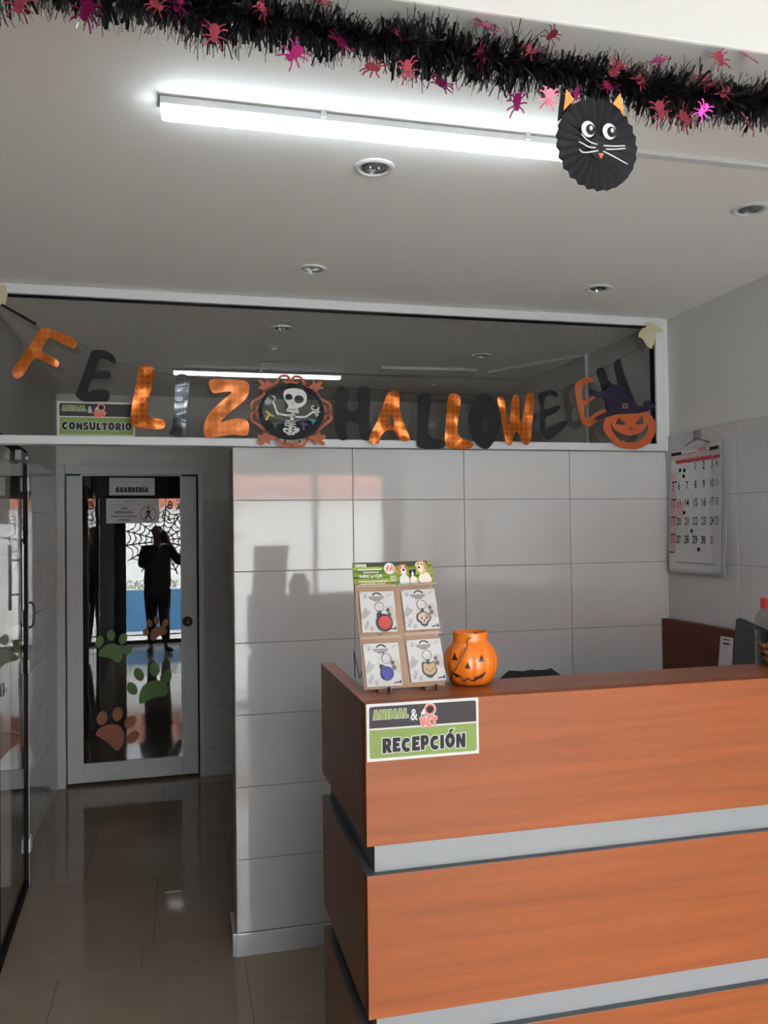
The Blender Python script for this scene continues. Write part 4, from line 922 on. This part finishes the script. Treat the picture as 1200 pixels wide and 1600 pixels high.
# four bagged keychains hanging on it
def pack(name, a, b, label, kind, tilt):
    org = DF(a, b, .004); c, s = math.cos(tilt), math.sin(tilt)
    U = UB * c + VB * s; V = VB * c - UB * s
    fr0 = frame(org, U, V); k = .000207      # one crop pixel (x7.5) in metres
    fr = lambda x, y, c_=0: fr0(x * k, -y * k, c_)
    t = empty(name, org); tag(t, label, 'keychain', 'bagged keychains on the card display')
    MB().fbox(fr, -197, 205, 75, 555, .001, .002).build('insert_card', M_white, t)
    MB().fbox(fr, -228, 232, -10, 572, .0085, .0088).build('plastic_bag', M_bag, t)
    m = MB()
    for y in (4, 22): m.fbox(fr, -226, 230, y, y + 6, .0088, .0096)
    m.build('bag_seal', mat('bag_seam', (.62, .50, .42), .25), t)
    MB().tube([fr(0, -22, .0105), fr(0, -8, .012), fr(0, 2, .0105)], .0011, 6).build('hook', mat('copper_hook', (.30, .13, .06), .35, metal=.7), t)
    m = MB()
    m.ribbon([(-45, 118), (-20, 95), (20, 95), (55, 118)], 16, fr, .002, .0023)
    for y, wd in ((145, 190), (165, 160), (183, 85)): 
        n = wd // 14
        for i in range(n): m.fbox(fr, -wd / 2 + i * 14, -wd / 2 + i * 14 + 11, y - 6, y + 5, .002, .0023)
    m.fbox(fr, 110, 195, 520, 528, .002, .0023).ribbon([(120, 540), (120, 520), (190, 512)], 6, fr, .002, .0023, False).ribbon([(185, 500), (190, 530)], 14, fr, .002, .0023)
    m.build('card_print', M_ink, t)
    m = MB()
    for (x, y) in ((-135, 135), (-150, 500), (-85, 520), (-130, 455)):
        m.flat([ell(x, y, 20, 22, 10)], fr, .002, .0022)
        for q_ in range(3): m.flat([ell(x - 20 + 20 * q_, y - 26, 7, 8, 7)], fr, .002, .0022)
    m.ribbon([(130, 130), (172, 105)], 14, fr, .002, .0022); m.flat([ell(-180, 90, 12, 10, 8)], fr, .002, .0022)
    m.flat([chaikin([(-195, 340), (-165, 300), (-140, 245), (-128, 300), (-80, 310), (-105, 350), (-140, 385), (-195, 410)], 1)], fr, .002, .0022)
    m.build('grey_print', mat('print_grey', (.42, .41, .42), .5), t)
    MB().flat([chaikin([(100, 260), (130, 245), (180, 260), (203, 330), (203, 420), (165, 420), (120, 370), (85, 310)], 1)], fr, .002, .0021).build('dog_print', mat('print_warm_grey', (.55, .50, .46), .5), t)
    m = MB(); m.flat([ell(118, 300, 22, 24, 10)], fr, .0022, .0024).flat([ell(130, 355, 24, 30, 10)], fr, .0022, .0024).build('muzzle_print', mat('print_dark_grey', (.10, .09, .09), .5), t)
    rx, ry = (20, 265) if kind != 'blue' else (55, 255)
    ring = [fr(rx + 54 * math.cos(2 * PI * i / 24), ry + 56 * math.sin(2 * PI * i / 24), .005) for i in range(25)]
    MB().tube(ring, .0009, 6).build('key_ring', M_steel, t, smooth=True)
    if kind in ('red', 'blue'):
        cx, cy, r, ri = (62, 450, 98, 76) if kind == 'red' else (42, 420, 76, 68)
        tg = MB().flat([ell(cx, cy, r, r * 1.04, 30)], fr, .0024, .0055).flat([ell(cx - r * .55, cy - r * .9, 28, 30, 14), ell(cx - r * .55, cy - r * .93, 11, 11, 10)[::-1]], fr, .0024, .005).build('tag_rim', M_plast, t)
        MB().flat([ell(cx + 4, cy, ri, ri * 1.03, 30)], fr, .0055, .0064).build('tag_face', mat('tag_' + kind, (.55, .05, .05) if kind == 'red' else (.03, .05, .36), .4), t)
    elif kind == 'puppy':
        tg = MB().flat([chaikin([(-60, 420), (-50, 375), (-5, 350), (25, 345), (60, 352), (105, 380), (118, 425), (100, 460), (75, 475), (60, 510), (25, 522), (-5, 510), (-20, 475), (-50, 460)], 1)], fr, .0024, .0055).build('tag_rim', M_plast, t)
        MB().flat([chaikin([(-45, 420), (-35, 385), (0, 362), (25, 358), (60, 365), (92, 390), (102, 425), (85, 452), (62, 465), (50, 495), (25, 503), (5, 495), (-8, 465), (-38, 448)], 1)], fr, .0055, .0063).build('tag_face', mat('puppy_cream', (.62, .50, .42), .5), t)
        MB().flat([chaikin([(50, 368), (88, 388), (98, 425), (80, 445), (58, 430), (44, 395)], 1)], fr, .0063, .0066).build('ear_patch', mat('puppy_tan', (.48, .25, .15), .5), t)
        MB().flat([ell(0, 428, 9, 11, 10)], fr, .0063, .0067).flat([ell(55, 428, 9, 11, 10)], fr, .0066, .0070).flat([ell(27, 455, 12, 9, 10)], fr, .0063, .0067).ribbon([(10, 474), (27, 482), (44, 474)], 5, fr, .0063, .0067, False).build('drawn_face', M_ink, t)
    else:
        tg = MB().flat([chaikin([(-50, 340), (-30, 335), (0, 352), (40, 352), (75, 335), (100, 340), (105, 400), (118, 430), (105, 470), (70, 495), (55, 512), (25, 520), (0, 512), (-20, 490), (-52, 465), (-58, 420)], 1)], fr, .0024, .0055).build('tag_rim', M_plast, t)
        MB().flat([chaikin([(-38, 352), (-25, 350), (0, 366), (45, 366), (75, 350), (90, 354), (92, 405), (102, 430), (90, 460), (60, 480), (25, 490), (-10, 478), (-40, 455), (-45, 415)], 1)], fr, .0055, .0063).build('tag_face', mat('kitten_tan', (.50, .33, .20), .5), t)
        MB().ribbon([(-18, 425), (-5, 418), (5, 432)], 6, fr, .0063, .0067, False).ribbon([(50, 430), (62, 416), (76, 422)], 6, fr, .0063, .0067, False).ribbon([(15, 450), (27, 442), (38, 450)], 6, fr, .0063, .0067, False).build('drawn_face', M_ink, t)
    ls = MB().flat([ell(rx + (0 if kind != 'blue' else -75), ry + (70 if kind != 'blue' else 85), 16, 26, 12), ell(rx + (0 if kind != 'blue' else -75), ry + (66 if kind != 'blue' else 82), 7, 9, 8)[::-1]], fr, .0045, .0060).build('tag_loop', M_plast, t)
    return t
pack('keychain_pack', .0495, hB - .060, 'bagged keychain with a red disc, upper left on the display', 'red', -.012)
pack('keychain_pack', .151, hB - .058, 'bagged keychain with a white and tan puppy tag, upper right on the display', 'puppy', .015)
pack('keychain_pack', .0465, hB - .186, 'bagged keychain with a blue disc, lower left on the display', 'blue', .0)
pack('keychain_pack', .149, hB - .181, 'bagged keychain with a tan kitten tag, lower right on the display', 'kitten', .02)

# pumpkin bucket
bx, by = .6645, 1.868
pb = empty('pumpkin_bucket', (bx, by, ZT)); tag(pb, 'orange plastic jack-o-lantern bucket with a black cord on the counter', 'bucket')
prof = [(.028, .0), (.040, .001), (.047, .005), (.056, .018), (.062, .034), (.0645, .050), (.063, .066), (.057, .082), (.047, .095), (.0415, .100), (.0405, .104), (.0408, .116), (.0415, .122), (.0405, .123), (.0385, .122), (.0378, .104), (.045, .09), (.055, .07), (.058, .05), (.052, .02), (.035, .006)]
lobes = lambda q_, r, z: 1 - (.035 * abs(math.sin(q_ * 6)) ** 6 if .006 < z < .095 else 0)
MB().lathe(prof, (bx, by, ZT), 96, lobes, (True, True)).build('shell', M_plasticO, pb, smooth='all')
def bucket_r(z):
    pr = prof[:11]
    for (r0, z0), (r1, z1) in zip(pr[:-1], pr[1:]):
        if z0 <= z <= z1: return r0 + (r1 - r0) * (z - z0) / (z1 - z0)
    return .04
toc = Vector((-bx, -by)).normalized(); base_q = math.atan2(toc.y, toc.x)
def BF(u, v, c=0):     # crop pixels (x10 around the bucket) wrapped round its front
    x = (u - 590) / 900 * .129; z = (1055 - v) / 870 * .123; r = bucket_r(z) * .992 + .0012 + c
    q_ = base_q + math.asin(max(-.97, min(.97, x / r))); return Vector((bx + r * math.cos(q_), by + r * math.sin(q_), ZT + z))
def face_piece(nm, P):
    # subdivide so that the piece follows the curved front
    bmx = bmesh.new(); vv = [bmx.verts.new((x, y, 0)) for x, y in P]; bmx.faces.new(vv)
    bmesh.ops.triangulate(bmx, faces=bmx.faces)
    for _ in range(2): bmesh.ops.subdivide_edges(bmx, edges=bmx.edges, cuts=1, use_grid_fill=True)
    bmesh.ops.triangulate(bmx, faces=bmx.faces)
    mm = MB(); bmx.verts.ensure_lookup_table(); mm.add([BF(v.co.x, v.co.y, .0006) for v in bmx.verts], [tuple(v.index for v in f.verts) for f in bmx.faces]); bmx.free()
    return mm.build(nm, M_plasticP, pb, recalc=False)
bmesh_idx = None
face_piece('eye', [(340, 490), (285, 612), (388, 612)]); face_piece('eye', [(770, 510), (718, 628), (815, 628)]); face_piece('nose', [(548, 632), (500, 736), (594, 736)])
face_piece('mouth', [(290, 795), (330, 825), (400, 850), (440, 868), (460, 925), (490, 940), (520, 900), (550, 890), (580, 905), (605, 935), (640, 935), (660, 880), (720, 862), (790, 825), (838, 785), (815, 850), (770, 900), (725, 908), (690, 885), (670, 945), (640, 955), (600, 952), (555, 915), (535, 925), (500, 958), (465, 955), (435, 885), (400, 880), (375, 905), (340, 880), (315, 840)])
cd = [BF(555, 150, .0) + Vector((.001, .03, 0)), Vector((bx + .001, by - .038, ZT + .119)), BF(552, 285, .003), BF(545, 360, .004), BF(500, 460, .004), BF(440, 580, .004), BF(370, 720, .004), BF(300, 840, .004), BF(248, 950, .006), Vector((bx - .055, by - .036, ZT + .0085))]
cd[0] = Vector((bx - .008, by - .05, ZT + .128))
MB().tube(smooth_line(cd, 5), .0012, 6).build('cord', M_plasticP, pb, smooth=True)

# clear jar with a red lid, right end of the counter
jx, jy = 1.503, 1.862
M_jar = glass('jar_plastic', 1.7, (.80, .79, .78), .12)
jr = empty('snack_jar', (jx, jy, ZT)); tag(jr, 'clear plastic jar with a red lid at the right edge of the counter', 'jar')
MB().lathe([(.045, 0), (.050, .004), (.050, .055), (.047, .065), (.050, .074), (.050, .088), (.0485, .091), (.0485, .094), (.0505, .097), (.0505, .125), (.046, .135), (.036, .145), (.034, .15)], (jx, jy, ZT), 36).build('jar_body', M_jar, jr, smooth=True)
MB().lathe([(.036, .150), (.036, .172), (.033, .176)], (jx, jy, ZT), 32).build('lid', mat('red_plastic', (.50, .03, .03), .35), jr, smooth=True)
m = MB(); rj = random.Random(2)
for i in range(70):
    q_ = rj.uniform(0, 2 * PI); r = rj.uniform(0, .041); c = Vector((jx + r * math.cos(q_), jy + r * math.sin(q_), ZT + .008 + rj.uniform(0, .048)))
    m.lathe([(.001, -.007), (.006, -.004), (.0075, 0), (.006, .004), (.001, .007)], c, 6)
sn = m.build('snack_pieces', mat('brown_snack', (.12, .05, .022), .6), loc=(jx, jy, ZT + .004), smooth=True); sn['kind'] = 'stuff'
tag(sn, 'brown snack pieces in the bottom of the clear jar', 'food')

# monitor on the work surface behind the counter
mo_tl = atY(2.36, 1149, 965); mdir = Vector((-.426, -.905, 0)).normalized()
mn = empty('computer_monitor', (mo_tl.x, mo_tl.y, .75)); tag(mn, 'dark computer monitor angled behind the right end of the counter', 'monitor')
mv = Vector((.07, -.02, 1)).normalized(); WF = frame(mo_tl - mv * .32, mdir, mv)
WF2 = lambda a, b, c=0: WF(a, b, c)
MB().fbox(WF2, 0, .40, 0, .32, -.03, 0).build('casing', mat('grey_plastic_bezel', (.016, .017, .019), .5, spec=.3), mn, bevel=.008)
MB().fbox(WF2, .012, .388, .02, .290, 0, .0012).build('screen', M_screen, mn)
c0 = WF2(.2, .05, -.02)
MB().tube([Vector((c0.x, c0.y, .765)), c0], .02, 10).box(c0.x - .1, c0.x + .1, c0.y - .08, c0.y + .08, .75, .765).build('stand', M_plast, mn)
# note taped to the desk back panel
nf = lambda a, b, c=0: atX(2.0905, a, b) + Vector((-c, 0, 0))
nt_ = empty('paper_note', nf(1133, 1010)); tag(nt_, 'white paper note on the dark wood panel beside the monitor', 'paper')
MB().flat([[(1126, 993.5), (1146, 997), (1143, 1060), (1121, 1060)]], nf, 0, .0008).build('sheet', M_white, nt_)
MB().flat([[(1130, 998), (1140, 999.5), (1140, 1001), (1130, 999.5)]], nf, .0008, .0011).flat([[(1130, 1004), (1140, 1005.5), (1140, 1008), (1130, 1006.5)]], nf, .0008, .0011).build('print', M_ink, nt_)

# swivel chair behind the counter, only the top of its back in view
chx, chy = 1.24, 2.80
chr_ = empty('office_chair', (chx, chy, 0)); tag(chr_, 'black office chair behind the counter, only the top of its back showing', 'chair')
m = MB()
sh = []
for k in range(13):
    z = .62 + .527 * k / 12; wd = .19 * (1 - .25 * ((k - 6) / 6) ** 2) if k < 11 else (.145, .075)[k - 11] * 1.0
    sh.append((z, wd))
vs = []; fs = []
for (z, wd) in sh:
    for x, dy in ((-1, .03), (-.5, .0), (0, -.012), (.5, 0), (1, .03)): vs.append((chx + x * wd, chy + dy + .02, z - (.012 * abs(x) if z > 1.05 else 0)))
for i in range(len(sh) - 1):
    for j in range(4): fs.append((i * 5 + j, i * 5 + j + 1, (i + 1) * 5 + j + 1, (i + 1) * 5 + j))
m.add(vs, fs); o = m.build('backrest', mat('black_mesh_fabric', (.012, .011, .012), .7), chr_, recalc=False, smooth='all')
so = o.modifiers.new('thickness', 'SOLIDIFY'); so.thickness = .035; so.offset = 0
MB().box(chx - .23, chx + .23, chy - .44, chy + .02, .44, .51).build('seat', MATS['black_mesh_fabric'], chr_, bevel=.03, seg=4)
MB().tube([(chx, chy + .03, .46), (chx, chy + .06, .60), (chx, chy + .04, .75)], .018, 8).build('back_support', M_plast, chr_)
MB().tube([(chx, chy - .2, .08), (chx, chy - .2, .44)], .025, 12).build('gas_column', M_plast, chr_)
for k in range(5):
    q_ = 2 * PI * k / 5 + .3; e_ = Vector((chx + .26 * math.cos(q_), chy - .2 + .26 * math.sin(q_), .065))
    lg = MB().tube([Vector((chx, chy - .2, .10)), e_], [.022, .014], 8).build('base_arm', M_plast, chr_)
    cs = MB().lathe([(.012, -.025), (.026, -.012), (.026, .012), (.012, .025)], (0, 0, 0), 16)
    cs.v = [Vector((e_.x + v.z, e_.y + v.x, .026 + v.y)) for v in cs.v]; cs.build('castor', M_black, lg, smooth=True)

# pale strip modelled in place of a reflection on the corridor floor
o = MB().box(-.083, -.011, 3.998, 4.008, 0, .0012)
tag(o.build('floor_reflection', M_white, loc=(-.047, 4.0, 0)), 'thin pale strip standing in for a reflection on the corridor floor tile', 'reflection')

# ------------------------------------------------------------------ the photographer behind the camera, mirrored in the door glass
def skin(name, verts, edges, radii, mt, parent, root=0, sub=2):
    me = bpy.data.meshes.new(name); org = ORG[parent.name]
    me.from_pydata([tuple(Vector(v) - org) for v in verts], edges, [])
    o = bpy.data.objects.new(name, me); COL.objects.link(o); o.parent = parent; ORG[o.name] = org
    sk = o.modifiers.new('skin', 'SKIN'); sk.use_smooth_shade = True
    for i, d in enumerate(me.skin_vertices[0].data):
        r = radii[i]; d.radius = r if isinstance(r, tuple) else (r, r); d.use_root = (i == root)
    sb = o.modifiers.new('sub', 'SUBSURF'); sb.levels = sub; sb.render_levels = sub
    dg = bpy.context.evaluated_depsgraph_get(); nm = bpy.data.meshes.new_from_object(o.evaluated_get(dg))
    o.modifiers.clear(); o.data = nm; nm.name = name; bpy.data.meshes.remove(me)
    nm.materials.clear(); nm.materials.append(mt); nm.polygons.foreach_set('use_smooth', [True] * len(nm.polygons))
    return o
px, py = -.105, -.40
pr_ = empty('person', (px, py, 0)); tag(pr_, 'person in dark clothes holding up a phone, mirrored in the corridor door glass', 'person')
M_skin = mat('skin', (.42, .24, .16), .5); M_coat = mat('dark_coat', (.012, .012, .014), .8); M_trou = mat('dark_trousers', (.018, .018, .024), .8); M_hair = mat('dark_hair', (.012, .009, .007), .6)
V = []; E_ = []; RR = []
def nv(p, r, par=None):
    V.append(p); RR.append(r)
    if par is not None: E_.append((par, len(V) - 1))
    return len(V) - 1
pel = nv((px, py, .94), (.13, .10)); s1 = nv((px, py, 1.12), (.125, .095), pel); s2 = nv((px, py, 1.32), (.15, .10), s1); nb = nv((px, py + .01, 1.47), (.07, .065), s2)
nk = nv((px, py + .03, 1.54), .05, nb); h1 = nv((px, py + .055, 1.60), (.066, .075), nk); h2 = nv((px, py + .05, 1.68), (.078, .092), h1); h3 = nv((px, py + .04, 1.75), (.06, .07), h2)
ns = nv((px, py + .155, 1.655), .012, h2)
HANDS = []
for sx, el, wr in ((1, (px + .31, py + .14, 1.24), (.035, -.085, 1.555)), (-1, (px - .215, py + .10, 1.20), (-.075, -.085, 1.55))):
    sh_ = nv((px + sx * .17, py, 1.43), .06, s2); e1 = nv(el, .045, sh_); w1 = nv(wr, (.026, .022), e1)
    hx = .022 if sx > 0 else -.062
    pm = nv((hx + sx * .008, -.045, 1.60), (.03, .014), w1)
    for k in range(4):
        f1 = nv((hx + sx * .012, -.030, 1.585 + .018 * k), .0085, pm); f2 = nv((hx + sx * .010, -.018, 1.59 + .018 * k), .008, f1); nv((hx - sx * .008, -.016, 1.592 + .018 * k), .0075, f2)
    t1 = nv((hx + sx * .004, -.040, 1.62), .010, pm); nv((hx - sx * .014, -.032, 1.635), .009, t1)
for sx in (-1, 1):
    hp = nv((px + sx * .09, py, .86), .08, pel); kn = nv((px + sx * .085, py + .03, .48), .055, hp); an = nv((px + sx * .085 + (.03 if sx > 0 else 0), py, .09), .037, kn); nv((px + sx * .09 + (.07 if sx > 0 else 0), py + .14, .035), (.035, .025), an)
skin('body', V, E_, RR, M_skin, pr_)
# coat over torso and arms
V = []; E_ = []; RR = []
c00 = nv((px, py, .84), (.20, .15)); c0 = nv((px, py, .98), (.205, .15), c00); c1 = nv((px, py, 1.15), (.19, .135), c0); c2 = nv((px, py, 1.34), (.19, .13), c1); nv((px, py + .01, 1.475), (.085, .08), c2)
for sx, el, wr in ((1, (px + .31, py + .14, 1.24), (.052, -.115, 1.50)), (-1, (px - .215, py + .10, 1.20), (-.095, -.11, 1.50))):
    a_ = nv((px + sx * .18, py, 1.425), .082, c2); b_ = nv(el, .062, a_); nv(wr, .042, b_)
skin('coat', V, E_, RR, M_coat, pr_)
V = []; E_ = []; RR = []
c0 = nv((px, py, .97), (.16, .125))
for sx in (-1, 1):
    a_ = nv((px + sx * .09, py, .84), .115, c0); b_ = nv((px + sx * .085, py + .03, .48), .078, a_); nv((px + sx * .085 + (.03 if sx > 0 else 0), py, .10), .058, b_)
skin('trousers', V, E_, RR, M_trou, pr_)
for sx in (-1, 1):
    V = []; E_ = []; RR = []
    x = px + sx * .085 + (.03 if sx > 0 else 0); a_ = nv((x, py - .04, .05), (.045, .045)); b_ = nv((x + sx * .015, py + .06, .045), (.047, .042), a_); nv((x + sx * .035 + (.03 if sx > 0 else 0), py + .18, .035), (.042, .033), b_)
    skin('shoe', V, E_, RR, M_black, pr_)
V = []; E_ = []; RR = []
a_ = nv((px, py + .0, 1.60), (.07, .06)); b_ = nv((px, py + .015, 1.70), (.086, .085), a_); nv((px, py + .04, 1.765), (.07, .075), b_)
skin('hair', V, E_, RR, M_hair, pr_)
for sx in (-1, 1):
    e = MB().lathe([(.001, -.010), (.007, -.006), (.010, 0), (.007, .006), (.001, .010)], (px + sx * .03, py + .128, 1.675), 10).build('eye', M_white, pr_, smooth=True)
    MB().lathe([(.001, -.005), (.005, 0), (.001, .005)], (px + sx * .03, py + .137, 1.675), 8).build('iris', M_ink, e)
MB().tube([(px - .025, py + .136, 1.615), (px, py + .142, 1.613), (px + .025, py + .136, 1.615)], [.003, .006, .003], 8).build('mouth', mat('lips', (.30, .10, .08), .5), pr_)
ph = empty('phone', (-.022, -.008, 1.54)); tag(ph, 'dark phone held up by the person mirrored in the door glass', 'phone')
MB().box(-.060, .016, -.0125, -.0045, 1.53, 1.685).build('phone_body', M_screen, ph, bevel=.003)
MB().flat([ell(-.015, 1.66, .004, .004, 14)], lambda a, b, c=0: Vector((a, -.0045 + c, b)), 0, .0006).build('camera_lens', M_chrome, ph)
